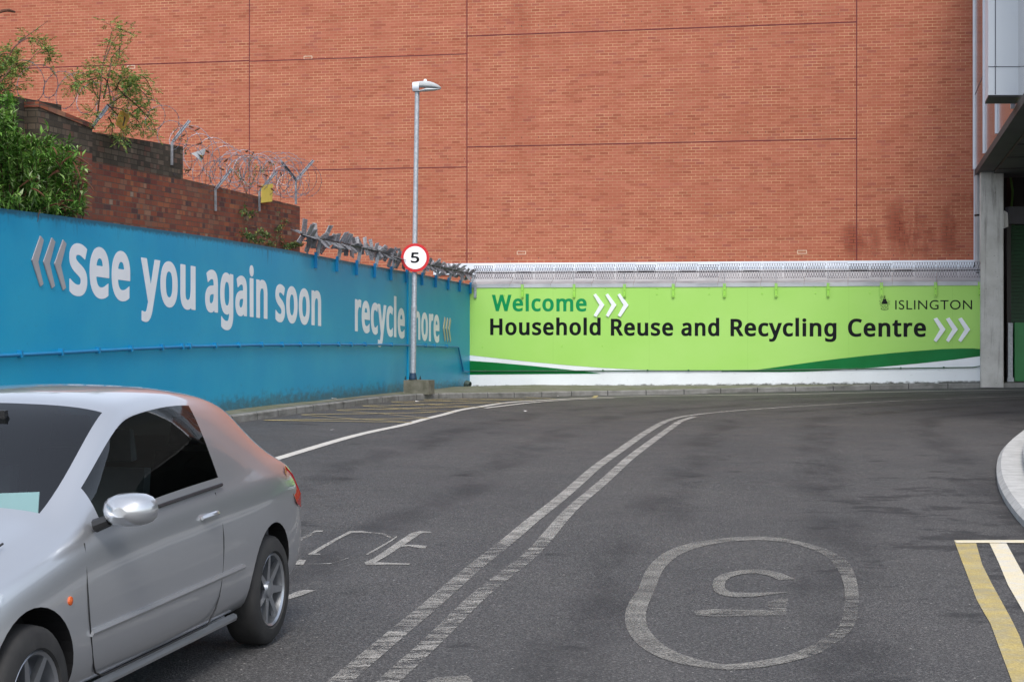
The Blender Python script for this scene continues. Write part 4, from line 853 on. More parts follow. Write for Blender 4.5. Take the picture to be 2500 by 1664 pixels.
# signs hanging in the wire
mb = MB(); P4 = [OLD.hit(638.7, 452, .07), OLD.hit(666, 448.5, .05), OLD.hit(664, 492, .07), OLD.hit(637, 495, .09)]; mb.plate(P4, OLD.n*.004)
ys_ = thing('yellow_sign', P4[3], 'faded plain yellow rectangular sign leaning in the barbed wire', 'sign'); mb.build('plate', M['yellow_sign'], ys_)
wr_ = MB(); wr_.bar(OLD.hit(652, 449, .06), OLD.hit(650, 425, .06), .006); wr_.build('tie_wire', M['wire'], ys_)
mb = MB(); nn, mm = 10, 8; c0 = OLD.hit(485.7, 378, .1)
for j in range(mm+1):
    for i in range(nn+1):
        u, v = i/nn*2-1, j/mm*2-1
        if abs(u)+abs(v) > 0: s_ = max(abs(u), abs(v))/(abs(u)+abs(v)) * 1.28
        else: s_ = 1
        a_, b2 = u*s_, v*s_; mb.v.append(c0 + OLD.ax*a_*.085*2.2 + Z*b2*.085 + OLD.n*(.06*(1-a_*a_)+.03*b2))
mb.f = [(j*(nn+1)+i, j*(nn+1)+i+1, (j+1)*(nn+1)+i+1, (j+1)*(nn+1)+i) for j in range(mm) for i in range(nn)]; mb.m = [0]*len(mb.f)
hs = thing('curled_warning_sign', c0, 'curled white warning sign with inverted black and amber triangle hanging in the wire', 'sign'); mb.build('plate', M['sign_white'], hs, smooth=True)
def tri(c, s_, mat, par, o_, flip=-1):
    m_ = MB(); m_.plate([c + OLD.ax*x*s_*2.2 + Z*y*s_*flip + OLD.n*(.06*(1-x*x)+o_) for x, y in ((-.95, -.5), (.75, -.5), (-.1, .9))], OLD.n*.002); return m_.build('triangle', mat, par)
tri(c0, .085, M['black'], hs, .012); tri(c0 + OLD.ax*-.01, .058, M['amber_sign'], hs, .016)
c1 = OLD.hit(298, 292, .28); h2 = thing('amber_warning_sign', c1, 'amber triangular danger sign half hidden in the sapling on the old wall', 'sign')
m_ = MB(); m_.plate([c1 + OLD.ax*-.2 + Z*-.09, c1 + OLD.ax*.05 + Z*-.15, c1 + OLD.ax*.28 + Z*.09, c1 + OLD.ax*-.06 + Z*.12], OLD.n*.004); m_.build('plate', M['amber_sign'], h2)
m_ = MB(); m_.plate([c1 + OLD.ax*.0 + Z*-.08 + OLD.n*.006, c1 + OLD.ax*.03 + Z*-.09 + OLD.n*.006, c1 + OLD.ax*.10 + Z*.03 + OLD.n*.006, c1 + OLD.ax*.04 + Z*.06 + OLD.n*.006, c1 + OLD.ax*.05 + Z*.0 + OLD.n*.006], OLD.n*.002); m_.build('lightning_symbol', M['black'], h2)

# ------------------------------------------------------------------ rotating anti-climb barrier on the blue wall
rb = thing('rotary_barrier', BLUE.P(-6, btop(-6)), 'grey anti-climb barrier of spiky mesh vanes on a pole along the blue wall top', 'security barrier')
sp_px = [(735, 571), (749, 576), (915, 611), (986, 634), (1142, 667), (1152, 669)]
SO = .10
sa = [BLUE.az(x, y, SO) for x, y in sp_px]; SPt = sorted(sa)
brk_px = [769, 821, 869, 913, 953, 991, 1029, 1062, 1093, 1121, 1147]
def mesh_bars(mb, o, ux, uy, L, H, cell, w_, slant=.5, mode='diag', m=0):
    """a flat expanded-metal piece: two families of thin diagonal strands, L along ux, H along uy"""
    n = max(1, int(L/cell)); 
    for k in range(-int(H/cell)-1, n+int(H/cell)+2):
        for s_ in (1, -1):
            x0 = k*cell; x1 = x0 + s_*H*slant; ya, yb = 0.0, H
            if x0 < 0 and x1 < 0 or x0 > L and x1 > L: continue
            def cut(xa, y_a, xb, y_b, lim):
                t_ = (lim-xa)/(xb-xa); return lim, y_a+(y_b-y_a)*t_
            if x0 < 0: x0, ya = cut(x0, ya, x1, yb, 0)
            elif x0 > L: x0, ya = cut(x0, ya, x1, yb, L)
            if x1 < 0: x1, yb = cut(x0, ya, x1, yb, 0)
            elif x1 > L: x1, yb = cut(x0, ya, x1, yb, L)
            if abs(x1-x0) + abs(yb-ya) < .01: continue
            mb.bar(o + ux*x0 + uy*ya, o + ux*x1 + uy*yb, w_, w_*.6, m=m)
rnd = random.Random(11)
for i, px in enumerate(brk_px):
    a = BLUE.az(px, 640)[0]; zt = btop(a); zs = interp(SPt, a)
    b_ = MB(); b_.fbox(BLUE, a-.055, a+.055, zt-.24, zt+.05, .004, .028); b_.fbox(BLUE, a-.055, a-.04, zt-.24, zt+.05, .028, .06); b_.build('bracket', M['blue_trim'], rb)
    b_ = MB(); b_.bar(BLUE.P(a, zt-.02, .04), BLUE.P(a, zs, SO), .07, .012, up=BLUE.ax); b_.build('strut', M['galv'], rb)
    for q in (.20, .12, .0): b_ = MB(); b_.lathe(BLUE.P(a, zt-q, .028), BLUE.n, [(0, .014), (.012, .012), (.014, 0)], 8); b_.build('bolt', M['blue_trim'] if q > .1 else M['black'], rb)
b_ = MB(); P = [BLUE.P(a, z, SO) for a, z in SPt]; b_.tube(P, .018, 8); b_.build('spindle', M['black'], rb)
aa = [SPt[0][0] + (SPt[-1][0]-SPt[0][0])*i/14 for i in range(15)]
for i in range(14):
    a0, a1 = aa[i]+.03, aa[i+1]-.03; o0 = BLUE.P(a0, interp(SPt, a0), SO); o1 = BLUE.P(a1, interp(SPt, a1), SO); ux = (o1-o0).normalized(); L = (o1-o0).length
    ph = rnd.random()*math.pi
    for q in range(4):
        mb = MB(); nb = 4
        for h_ in range(nb):      # each vane is cut into leaf-like blades that splay apart
            th = ph + q*math.pi/2 + rnd.uniform(-.35, .35); uy = (BLUE.n*math.cos(th) + Z*math.sin(th)); H = rnd.uniform(.13, .25) * (1.15 if i < 3 else 1); ln = L/nb*1.02
            uy = (uy - ux*uy.dot(ux) + ux*rnd.uniform(-.9, .9)).normalized(); a_ = o0 + ux*(h_*L/nb); wx = (ux + uy*rnd.uniform(-.2, .2)).normalized()
            mesh_bars(mb, a_, wx, uy, ln, H, .034, .0085, .35)
            mb.bar(a_, a_ + uy*H, .012, .004, up=ux); mb.bar(a_ + wx*ln, a_ + wx*ln + uy*H, .012, .004, up=ux)
            if rnd.random() < .14: n_ = wx.cross(uy).normalized(); mb.plate([a_ + n_*.006, a_ + wx*ln*.7 + n_*.006, a_ + wx*ln*.8 + uy*H*.95 + n_*.006, a_ + wx*ln*.2 + uy*H*.85 + n_*.006], n_*.003)
        mb.bar(o0, o1, .022, .006, up=ux.cross(Z)); mb.build('vane', M['vane'], rb)
# the same barrier with flat mesh vanes over the green wall
rg = thing('rotary_barrier', GREEN.P(7, gtop(7)), 'flat diamond mesh anti-climb barrier standing in front of grey coping above green wall', 'security barrier')
gpx = [1161, 1276, 1402, 1525, 1644, 1769, 1895, 2022, 2152, 2284, 2391]
GO = .08; gsp = sorted([GREEN.az(1158, 666, GO), GREEN.az(2397, 659.5, GO)])
for i, px in enumerate(gpx):
    a = GREEN.az(px, 700)[0]; zt = gtop(a); zs = interp(gsp, a)
    b_ = MB(); b_.fbox(GREEN, a-.032, a+.032, zt-.30, zt+.03, .045, .055); b_.fbox(GREEN, a+.022, a+.032, zt-.30, zt+.03, .004, .045); b_.bar(GREEN.P(a, zt-.302, .01), GREEN.P(a, zt-.302, .05), .04, .02)
    b_.build('bracket', M['lime_trim'] if i else M['galv'], rg)
    b_ = MB(); b_.bar(GREEN.P(a, zt-.05, .045), GREEN.P(a, zs, GO), .022, .01, up=GREEN.ax); b_.build('strut', M['galv'], rg)
    for q in (.28, .13): b_ = MB(); b_.lathe(GREEN.P(a, zt-q, .045), GREEN.n, [(0, .012), (.01, .01), (.012, 0)], 8); b_.build('bolt', M['black'], rg)
b_ = MB(); b_.tube([GREEN.P(a, z, GO) for a, z in gsp], .011, 8); b_.build('spindle', M['black'], rg)
A0 = GREEN.az(1161, 660)[0]; A1 = GREEN.az(2396, 660)[0]; npan = 24
for i in range(npan):
    a0 = A0 + (A1-A0)*i/npan; a1 = A0 + (A1-A0)*(i+1)/npan - .03; o0 = GREEN.P(a0, interp(gsp, a0), GO); L = a1-a0
    for sgn in (1, -1):
        th = rnd.choice([.02, -.1, .15, .5]) ; uy = (Z*sgn*math.cos(th) + GREEN.n*math.sin(th))
        mb = MB(); H = .20 if sgn > 0 else .17
        mesh_bars(mb, o0, GREEN.ax, uy, L, H, .060, .0095, .36)
        mb.bar(o0 + uy*H*.985, o0 + GREEN.ax*L + uy*H*.985, .006); mb.build('mesh_vane', M['wire_dark'], rg)
        if sgn > 0 and rnd.random() < .4:
            mb = MB(); mb.plate([o0 + GREEN.ax*.06 + Z*-.012 + GREEN.n*.01, o0 + GREEN.ax*(L-.04) + Z*-.012 + GREEN.n*.01, o0 + GREEN.ax*(L-.04) + Z*.016 + GREEN.n*.08, o0 + GREEN.ax*.06 + Z*.016 + GREEN.n*.08], Z*.003); mb.build('mesh_vane', M['wire_dark'], rg)

# ------------------------------------------------------------------ wall pipes
def pipe(fr, pxs, r, name, mat, label, clips, off=.035):
    P = [fr.hit(x, y, off) for x, y in pxs]; t_ = thing(name, P[0], label, 'pipe'); m_ = MB(); m_.tube(P, r, 8); m_.build('pipe', mat, t_, smooth=True)
    for c in clips:
        for (x0, y0), (x1, y1) in zip(pxs, pxs[1:]):
            if x0 <= c <= x1: y = y0 + (y1-y0)*(c-x0)/(x1-x0)
        p = fr.hit(c, y, off); m_ = MB(); m_.fbox(fr, (p-fr.o).dot(fr.ax)-.02, (p-fr.o).dot(fr.ax)+.02, p.z-r*1.5, p.z+r*2.2, .002, off+r*1.25); m_.build('pipe_clip', mat, t_)
pipe(BLUE, [(-200, 880), (0, 868), (150, 860.6), (300, 852.5), (445, 846), (620, 842), (817, 840.6), (920, 841), (1003, 842.3), (1119, 846.7), (1131, 905), (1145, 906.6)], .022, 'wall_conduit', M['pipe_blue'], 'thin blue conduit clipped along the blue wall under the lettering', [50, 150, 240, 320, 396, 445, 463, 526, 584, 640, 690, 735, 780, 828, 858, 892, 957, 1040, 1061, 1091])
pipe(GREEN, [(1148, 905.3), (1780, 904.2), (2080, 900.2), (2375, 896.2), (2394, 893), (2397, 870)], .013, 'wall_conduit', simple('conduit_dark_green', rgb(.02, .09, .035), rgb(.05, .10, .07), 3, .5), 'thin dark conduit along the foot of the lime green panel', [1184, 1357, 1472, 1581, 1681, 1930, 2091, 2199, 2304], .025)

# ------------------------------------------------------------------ lamp column, its sign and concrete base
KBP = gp(1018, 961, KH); bz = g(KBP.x, KBP.y) + KH
rot = math.atan2(GREEN.ax.y, GREEN.ax.x) - .12; s_ = F / KBP.y
bm_ = bmesh.new(); bmesh.ops.create_cube(bm_, size=1); bmesh.ops.scale(bm_, vec=(.58, .32, .30), verts=bm_.verts); bmesh.ops.subdivide_edges(bm_, edges=bm_.edges, cuts=4, use_grid_fill=True)
for v in bm_.verts:
    v.co += Vector((noise.noise(v.co*5), noise.noise(v.co*5+Vector((9,0,0))), noise.noise(v.co*5+Vector((0,9,0)))))*.012
bmesh.ops.rotate(bm_, matrix=Matrix.Rotation(rot, 3, 'Z'), verts=bm_.verts); me = bpy.data.meshes.new('concrete_base'); c_b = Vector((KBP.x+.02, KBP.y+.40, bz-.02))
bmesh.ops.translate(bm_, vec=(0, 0, .145), verts=bm_.verts); bm_.to_mesh(me); bm_.free(); me.materials.append(M['mossy']); o = bpy.data.objects.new('concrete_base', me); COL.objects.link(o); o.location = c_b
tag(o, 'mossy square concrete block under the lamp column', 'concrete block')
def at_depth(px, py, y): return Vector(((px-CX)/F*y, y, CAMZ + (HY-py)/F*y))
ly = c_b.y; pb = at_depth(1008, 925, ly); pb.z = bz+.285; pt = at_depth(1018.5, 222, ly)
lp = thing('lamp_post', pb, 'tall slightly leaning galvanised street lamp column carrying the speed sign', 'street lamp')
m_ = MB(); m_.tube([pb + Z*.12, pb.lerp(pt, .25)], .062, 20); m_.build('column', M['galv'], lp, smooth=True)
m_ = MB(); m_.tube([pb.lerp(pt, .25), pb.lerp(pt, .26), pt], [.062, .054, .048], 20); m_.build('column', M['galv'], lp, smooth=True)
m_ = MB(); m_.lathe(pb, Z, [(0, .082), (.03, .085), (.12, .067), (.14, .062)], 20); m_.build('base_collar', simple('dark_blue_collar', rgb(.006, .03, .07), rgb(.01, .05, .10)), lp)
for k in range(4):
    c = pb + Vector((math.cos(k*math.pi/2+rot+.78)*.17, math.sin(k*math.pi/2+rot+.78)*.15, 0)); m_ = MB(); m_.lathe(c, Z, [(0, .018), (.03, .018), (.035, .008), (.07, .008), (.072, 0)], 6); m_.build('anchor_bolt', M['black'], lp)
# lantern: shallow dome body, pale side band, glass bowl, photocell
ss = ly / F; L0 = pt + Vector((-.10, 0, 0))
def lantern_section(prof, name, mat, par=lp, yw=.13):
    """prof: list of (x from the back end, z bottom, z top, half depth)"""
    m_ = MB(); n = 14; b = []
    for (x, z0, z1, hd) in prof:
        zc, hz = (z0+z1)/2, (z1-z0)/2
        b += [L0 + Vector((x, math.copysign(abs(math.cos(2*math.pi*j/n))**.7, math.cos(2*math.pi*j/n))*hd, zc + math.copysign(abs(math.sin(2*math.pi*j/n))**.7, math.sin(2*math.pi*j/n))*hz)) for j in range(n)]
    k = len(prof); m_.add(b, [(i*n+j, i*n+(j+1) % n, (i+1)*n+(j+1) % n, (i+1)*n+j) for i in range(k-1) for j in range(n)] + [tuple(range(n-1, -1, -1)), tuple((k-1)*n+j for j in range(n))]); return m_.build(name, mat, par, smooth=True)
lantern_section([(0, .0, .17, .09), (.01, -.01, .18, .10), (.13, -.01, .19, .12), (.14, .0, .19, .12)], 'lantern_housing', M['white_trim'])
lantern_section([(.141, .07, .195, .125), (.25, .065, .205, .14), (.36, .06, .195, .135), (.46, .055, .165, .12), (.54, .05, .125, .09), (.59, .045, .085, .05), (.605, .055, .07, .02)], 'lantern_cover', M['zinc'])
lantern_section([(.02, -.02, .012, .08), (.15, -.025, .0, .11), (.3, -.015, .058, .12), (.45, .0, .05, .11), (.56, .02, .045, .07), (.60, .035, .045, .02)], 'glass_bowl', simple('lamp_bowl', rgb(.40, .43, .46), None, 1, .2))
m_ = MB(); m_.lathe(L0 + Vector((.27, 0, .195)), Z, [(0, .035), (.03, .035), (.05, .022), (.056, 0)], 14); m_.build('photocell', M['sign_white'], lp)
# speed limit sign
sc_ = at_depth(1013.4, 628.9, ly-.10); toc = Vector((-.03, -1, 0)).normalized(); side = toc.cross(Z) * -1
sg_ = thing('speed_limit_sign', sc_ - Z*.3, 'round red bordered speed limit sign reading 5 clamped to the lamp column', 'road sign')
def disc(r, o_, n=48): return [sc_ + (side*math.cos(2*math.pi*i/n) + Z*math.sin(2*math.pi*i/n))*r + toc*o_ for i in range(n)]
m_ = MB(); m_.plate(disc(.300, 0), toc*.003); m_.build('red_ring', M['red_sign'], sg_)
m_ = MB(); m_.plate(disc(.241, .0035), toc*.002); m_.build('white_face', M['sign_white'], sg_)
V, Fs = word_mesh('5', 30); xs_ = [v[0] for v in V]; ys2 = [v[1] for v in V]; kx = .178/(max(xs_)-min(xs_)); ky = .222/(max(ys2)-min(ys2)); mxx, mxy = (max(xs_)+min(xs_))/2, (max(ys2)+min(ys2))/2
m_ = MB(); m_.add([sc_ + side*(x-mxx)*kx + Z*(y-mxy)*ky + toc*.008 for x, y in V], [tuple(f) for f in Fs]); m_.build('number', M['black_vinyl'], sg_)
m_ = MB(); m_.bar(sc_ - toc*.02 + side*-.2 + Z*.12, sc_ - toc*.02 + side*.2 + Z*.12, .04, .02); m_.bar(sc_ - toc*.02 + side*-.2 - Z*.12, sc_ - toc*.02 + side*.2 - Z*.12, .04, .02)
m_.lathe(sc_ - toc*.10 + Z*.12 - Z*.02, Z, [(0, .06), (.04, .06)], 16); m_.lathe(sc_ - toc*.10 - Z*.12 - Z*.02, Z, [(0, .06), (.04, .06)], 16); m_.build('clamp', M['galv'], sg_)

# small moulded housing lying in the corner
hc = gp(1141, 947, KH); hc.y += .25; hp = thing('plastic_housing', hc, 'small dark rounded plastic housing lying in the corner where the walls meet', 'housing')
m_ = MB(); m_.lathe(hc + Z*.085 + Vector((-.07, .02, .02)), Vector((.8, -.45, -.25)), [(0, .04), (.02, .085), (.10, .095), (.15, .085), (.155, .07), (.12, .06), (.12, 0)], 18); m_.build('shell', M['headlamp_plastic'], hp, smooth=True)
m_ = MB(); m_.bar(hc + Vector((-.1, .05, 0)), hc + Vector((.02, .05, .05)), .05); m_.build('foot', M['black'], hp)
# litter
for i, (px, py, lb) in enumerate([(1018, 981, 'white paper scrap on the hatched road in front of the lamp base'), (817, 974, 'crumpled white scrap on the kerb before the blue wall'), (1137, 946.5, 'tiny white scrap beside the dark plastic housing'), (1364, 967, 'small white crumb by the kerb below the word Welcome'), (811, 1049.5, 'white speck of litter on bare asphalt beyond the long white line'), (1282, 1004, 'flat white scrap on the road beyond the lines meeting point')]):
    p = gp(px, py, KH if i in (1, 2) else .005); m_ = MB(); k = .05 if i < 2 else .03
    r_ = random.Random(i); pts = [p + Vector((r_.uniform(-k, k)*1.4, r_.uniform(-k, k), r_.uniform(.002, k*.6))) for _ in range(7)]
    m_.add(pts, [(0,1,2),(0,2,3),(2,4,3),(1,5,2),(5,4,2),(3,4,6)]); tag(m_.build('paper_scrap', M['litter']), lb, 'litter', 'scraps of litter on the road and pavement')

# ------------------------------------------------------------------ building on the right: overhang, cladding, column, dark undercroft
FX = lambda y, d=0.0: 11.38 + .2237*(y-40.8) + d
YF, YN = 40.8, 25.0; FAC = Fr((FX(YF), YF), (-.2237, -1)); FAC.n = Vector((-1, .2237, 0)).normalized()   # ax runs towards the camera
LF = (Vector((FX(YN), YN, 0)) - Vector((FX(YF), YF, 0))).length
zs0 = 5.22
rbld = thing('overhanging_building', FAC.P(8, zs0, -3), 'clad building on the right overhanging a dark vehicle entrance', 'building')
def fb(a0, a1, z0, z1, o0, o1, name, mat):
    m_ = MB(); m_.fbox(FAC, a0, a1, z0, z1, min(o0, o1), max(o0, o1)); return m_.build(name, mat, rbld)
# note: FAC frame is mirrored, boxes are still closed solids
prev = 0.0
for i in range(7):
    a1 = min(LF, prev + 4.12) if i else 0.10
    fb(prev+.01, a1-.01, zs0+.14, 12, -.06, 0, 'cladding_panel', M['mirror']); prev = a1
    fb(a1-.05, a1+.05, zs0+.16, 12, .003, .05, 'cover_strip', M['white_trim'])
    if a1 >= LF: break
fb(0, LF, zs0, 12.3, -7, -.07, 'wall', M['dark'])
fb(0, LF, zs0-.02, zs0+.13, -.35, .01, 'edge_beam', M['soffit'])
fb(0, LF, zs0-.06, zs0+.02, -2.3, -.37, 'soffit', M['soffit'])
for k in range(1, 9):
    a = k*2.8; fb(a-.02, a+.02, zs0-.075, zs0-.061, -2.3, -.37, 'soffit_joint', M['black'])
# diagonal fixing line on the cladding (seam climbing towards the camera) is the panel joint at constant height
for z_ in (7.2, 9.6): fb(0.01, LF, z_-.012, z_+.012, .001, .006, 'panel_joint', M['panel_gap'])
# projecting pale box
yb, yn = 28.55, 27.65
xb0, xb1 = (2404.7-CX)/F*yb, (2412.7-CX)/F*yn; zbx = CAMZ + (HY-234)/F*yn
bx = thing('projecting_panel_box', (9.5, 28, zbx), 'pale blue grey panelled box projecting from the overhanging building at the top corner', 'cladding box')
m_ = MB(); m_.hexa([(xb1, yn, zbx+.012), (14, yn, zbx+.012), (14, yb, zbx+.012), (xb0, yb, zbx+.012), (xb1, yn, 12), (14, yn, 12), (14, yb, 12), (xb0, yb, 12)]); m_.build('panels', M['panel'], bx)
m_ = MB(); m_.hexa([(xb1-.0, yn-.0, zbx-.02), (14, yn, zbx-.02), (14, yb, zbx-.02), (xb0, yb, zbx-.02), (xb1, yn, zbx+.01), (14, yn, zbx+.01), (14, yb, zbx+.01), (xb0, yb, zbx+.01)]); m_.build('underside', M['black'], bx)
vx = (2430-CX)/F*yn; hz = CAMZ + (HY-163.5)/F*yn
m_ = MB(); m_.box((vx, yn-.002, 10), .014, .004, 10-2*(10-zbx)+ (10-zbx)*3 - 0, 0) if 0 else m_.hexa([(vx-.008, yn-.004, zbx+.02), (vx+.008, yn-.004, zbx+.02), (vx+.008, yn-.001, zbx+.02), (vx-.008, yn-.001, zbx+.02), (vx-.008, yn-.004, 12), (vx+.008, yn-.004, 12), (vx+.008, yn-.001, 12), (vx-.008, yn-.001, 12)]); m_.build('panel_joint', M['panel_gap'], bx)
m_ = MB(); m_.hexa([(xb1, yn-.004, hz-.007), (14, yn-.004, hz-.007), (14, yn-.001, hz-.007), (xb1, yn-.001, hz-.007), (xb1, yn-.004, hz+.007), (14, yn-.004, hz+.007), (14, yn-.001, hz+.007), (xb1, yn-.001, hz+.007)]); m_.build('panel_joint', M['panel_gap'], bx)
m_ = MB()
for x_ in (vx, vx+.55, vx+1.1): m_.lathe((x_, yn-.004, hz+.02), (0, -1, 0), [(0, .018), (.01, .016), (.012, 0)], 8)
m_.build('rivets', M['galv'], bx)
# concrete column at the end of the green wall
yc = 39.35; xc0, xc1 = (2401.5-CX)/F*yc, (2456-CX)/F*yc; zc0 = g(xc0, 39.4) + KH - .1
bm_ = bmesh.new(); bmesh.ops.create_cube(bm_, size=1); bmesh.ops.scale(bm_, vec=((xc1-xc0)*.99, .45, 5.6), verts=bm_.verts); bmesh.ops.bevel(bm_, geom=[e for e in bm_.edges if abs(e.verts[0].co.z-e.verts[1].co.z) > 1], offset=.018, segments=2, affect='EDGES')
me = bpy.data.meshes.new('concrete_column'); bmesh.ops.rotate(bm_, matrix=Matrix.Rotation(math.atan2(GREEN.ax.y, GREEN.ax.x), 3, 'Z'), verts=bm_.verts); bmesh.ops.translate(bm_, vec=(0, 0, 2.8), verts=bm_.verts); bm_.to_mesh(me); bm_.free(); me.materials.append(M['column'])
cc = thing('concrete_column', ((xc0+xc1)/2, yc+.275, zc0), 'streaky bare concrete column closing the end of the green wall', 'column')
o = bpy.data.objects.new('shaft', me); COL.objects.link(o); o.parent = cc; ORG['shaft'] = cc.location.copy(); me.uv_layers.new(name='UVMap')
m_ = MB(); cz = CAMZ + (HY-535)/F*yc; m_.hexa([(xc1-.06, yc-.03, cz-.22), (xc1+.055, yc-.0, cz-.18), (xc1+.03, yc+.3, cz-.2), (xc1-.05, yc+.3, cz-.2), (xc1-.05, yc-.03, cz+.2), (xc1+.045, yc-.0, cz+.15), (xc1+.03, yc+.3, cz+.15), (xc1-.05, yc+.3, cz+.15)]); m_.build('mortar_patch', M['column'], cc)
# trims and duct between brick face and column
yt = 40.2
def vstrip(px0, px1, py0, py1, y, d, name, mat, lb, cat):
    x0, x1 = (px0-CX)/F*y, (px1-CX)/F*y; z0, z1 = CAMZ+(HY-py1)/F*y, CAMZ+(HY-py0)/F*y; m_ = MB(); m_.hexa([(x0,y,z0),(x1,y,z0),(x1,y+d,z0),(x0,y+d,z0),(x0,y,z1),(x1,y,z1),(x1,y+d,z1),(x0,y+d,z1)]); return m_
dt = thing('metal_duct', (11.3, yt, 3), 'grey vertical metal duct beside the column with joint halfway', 'duct')
vstrip(2386, 2399.5, 425, 524, yt, .2, '', '', '', '').build('duct_section', M['zinc'], dt); vstrip(2386, 2399.5, 526, 664, yt, .2, '', '', '', '').build('duct_section', M['zinc'], dt)
vstrip(2385, 2400.5, 522.5, 527, yt-.01, .22, '', '', '', '').build('joint_band', M['black'], dt); vstrip(2384, 2401, 664, 668, yt-.02, .24, '', '', '', '').build('end_cap', M['black'], dt)
tr_t = thing('corner_trim', (11.2, yt, 3), 'tall white metal corner trim closing the right edge of the brick face', 'trim')
vstrip(2378, 2384.5, -300, 640, 40.75, .04, '', '', '', '').build('strip', M['white_trim'], tr_t); vstrip(2398.5, 2401, 425, 930, 39.62, .05, '', '', '', '').build('strip', M['white_trim'], tr_t)
# undercroft behind the column: dark beam, shutter, steel guard post and green gate
yu = 40.6
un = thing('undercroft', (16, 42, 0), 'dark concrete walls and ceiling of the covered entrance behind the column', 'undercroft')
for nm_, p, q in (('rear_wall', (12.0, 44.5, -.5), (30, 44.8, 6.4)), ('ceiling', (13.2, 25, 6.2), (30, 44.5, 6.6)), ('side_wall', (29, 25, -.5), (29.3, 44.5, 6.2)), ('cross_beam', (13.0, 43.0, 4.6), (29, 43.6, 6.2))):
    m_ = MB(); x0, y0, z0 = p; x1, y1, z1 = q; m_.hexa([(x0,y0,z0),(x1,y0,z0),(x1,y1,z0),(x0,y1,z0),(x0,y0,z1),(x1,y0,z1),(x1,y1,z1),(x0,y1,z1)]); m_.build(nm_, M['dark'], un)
sh = thing('roller_shutter', (13.5, yu, .2), 'deep green roller shutter under a blue grey beam in the shaded entrance', 'shutter')
m_ = MB(); x0, x1 = (2459-CX)/F*yu, 17.0; z0, z1 = .1, CAMZ+(HY-548)/F*yu; k = int((z1-z0)/.09)
for i in range(k):
    za, zb_ = z0+(z1-z0)*i/k, z0+(z1-z0)*(i+1)/k-.008; m_.hexa([(x0+.12,yu+.1,za),(x1,yu+.1,za),(x1,yu+.14,za),(x0+.12,yu+.14,za),(x0+.12,yu+.115,zb_),(x1,yu+.115,zb_),(x1,yu+.14,zb_),(x0+.12,yu+.14,zb_)])
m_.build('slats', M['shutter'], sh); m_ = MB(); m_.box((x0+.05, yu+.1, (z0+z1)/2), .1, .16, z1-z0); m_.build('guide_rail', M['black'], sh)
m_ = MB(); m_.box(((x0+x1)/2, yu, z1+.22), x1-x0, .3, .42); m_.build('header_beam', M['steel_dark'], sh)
yg = 39.9; m_ = vstrip(2461, 2472.5, 788, 931, yg, .12, '', '', '', ''); gpst = thing('guard_post', (11.95, yg, .2), 'short blue grey steel guard post beside the green gate', 'post'); m_.build('post', M['galv'], gpst)
m_ = MB(); m_.box(((2466.8-CX)/F*yg, yg-.01, .25), .16, .03, .10); m_.build('foot_plate', M['galv'], gpst)
gate = thing('green_gate', (13.2, yg, .2), 'bright green sheet metal gate beyond the concrete column', 'gate')
x0 = (2476.5-CX)/F*yg; z1 = CAMZ+(HY-787)/F*yg; z0 = CAMZ+(HY-930)/F*yg
m_ = MB(); m_.hexa([(x0,yg,z0),(16,yg,z0),(16,yg+.04,z0),(x0,yg+.04,z0),(x0,yg,z1),(16,yg,z1),(16,yg+.04,z1),(x0,yg+.04,z1)]); m_.build('sheet', M['gate_green'], gate)
m_ = MB(); m_.box((x0+.03, yg-.012, (z0+z1)/2), .05, .02, z1-z0); m_.build('frame', M['gate_green'], gate)
gl_ = MB(); gl_.tube([(13.0, 42.9, 4.0), (12.9, 42.9, 4.4), (12.95, 42.9, 5.0), (12.85, 42.9, 5.6)], .03, 8); tag(gl_.build('hanging_hose', simple('green_hose', rgb(.08, .22, .04))), 'yellow green hose hanging in the dark above the shutter', 'hose')
# ------------------------------------------------------------------ kerbed island at the right edge
isl_px = [(2560, 1035), (2515, 1052), (2485, 1072), (2458, 1095), (2440, 1120), (2433, 1150), (2436, 1185), (2450, 1220), (2475, 1258), (2500, 1287), (2545, 1335), (2620, 1410), (2750, 1530), (2950, 1720), (3300, 2050), (3900, 2600)]
IP = smoothline([Vector((p.x, p.y, 0)) for p in (gp(*q) for q in isl_px)], .15)
il = thing('traffic_island', (8.2, 17, 0), 'pale rounded concrete kerb island at the right edge of the road', 'island')
tm = kerb_mesh(IP, back=.30, H=.11, ch=.05); 
tm.build('kerb', M['pale_kerb'], il, smooth=True)
I2 = offset_line(IP, .30); I2p = smoothline([p for p in I2[::6]] + [I2[-1]], .2)
t2 = kerb_mesh(I2p, back=.22, H=.27, ch=.07); t2.build('kerb', M['pale_kerb'], il, smooth=True)
I3 = offset_line(I2p, .215); cen = Vector((10.5, 13.5, 0)); m_ = MB(); n = len(I3)
m_.add([(p.x, p.y, g(p.x, p.y)+.262) for p in I3] + [(p.x+3.5, p.y, g(p.x, p.y)+.262) for p in I3], [(i+1, i, n+i, n+i+1) for i in range(n-1)]); m_.build('paving', M['pale_kerb'], il)

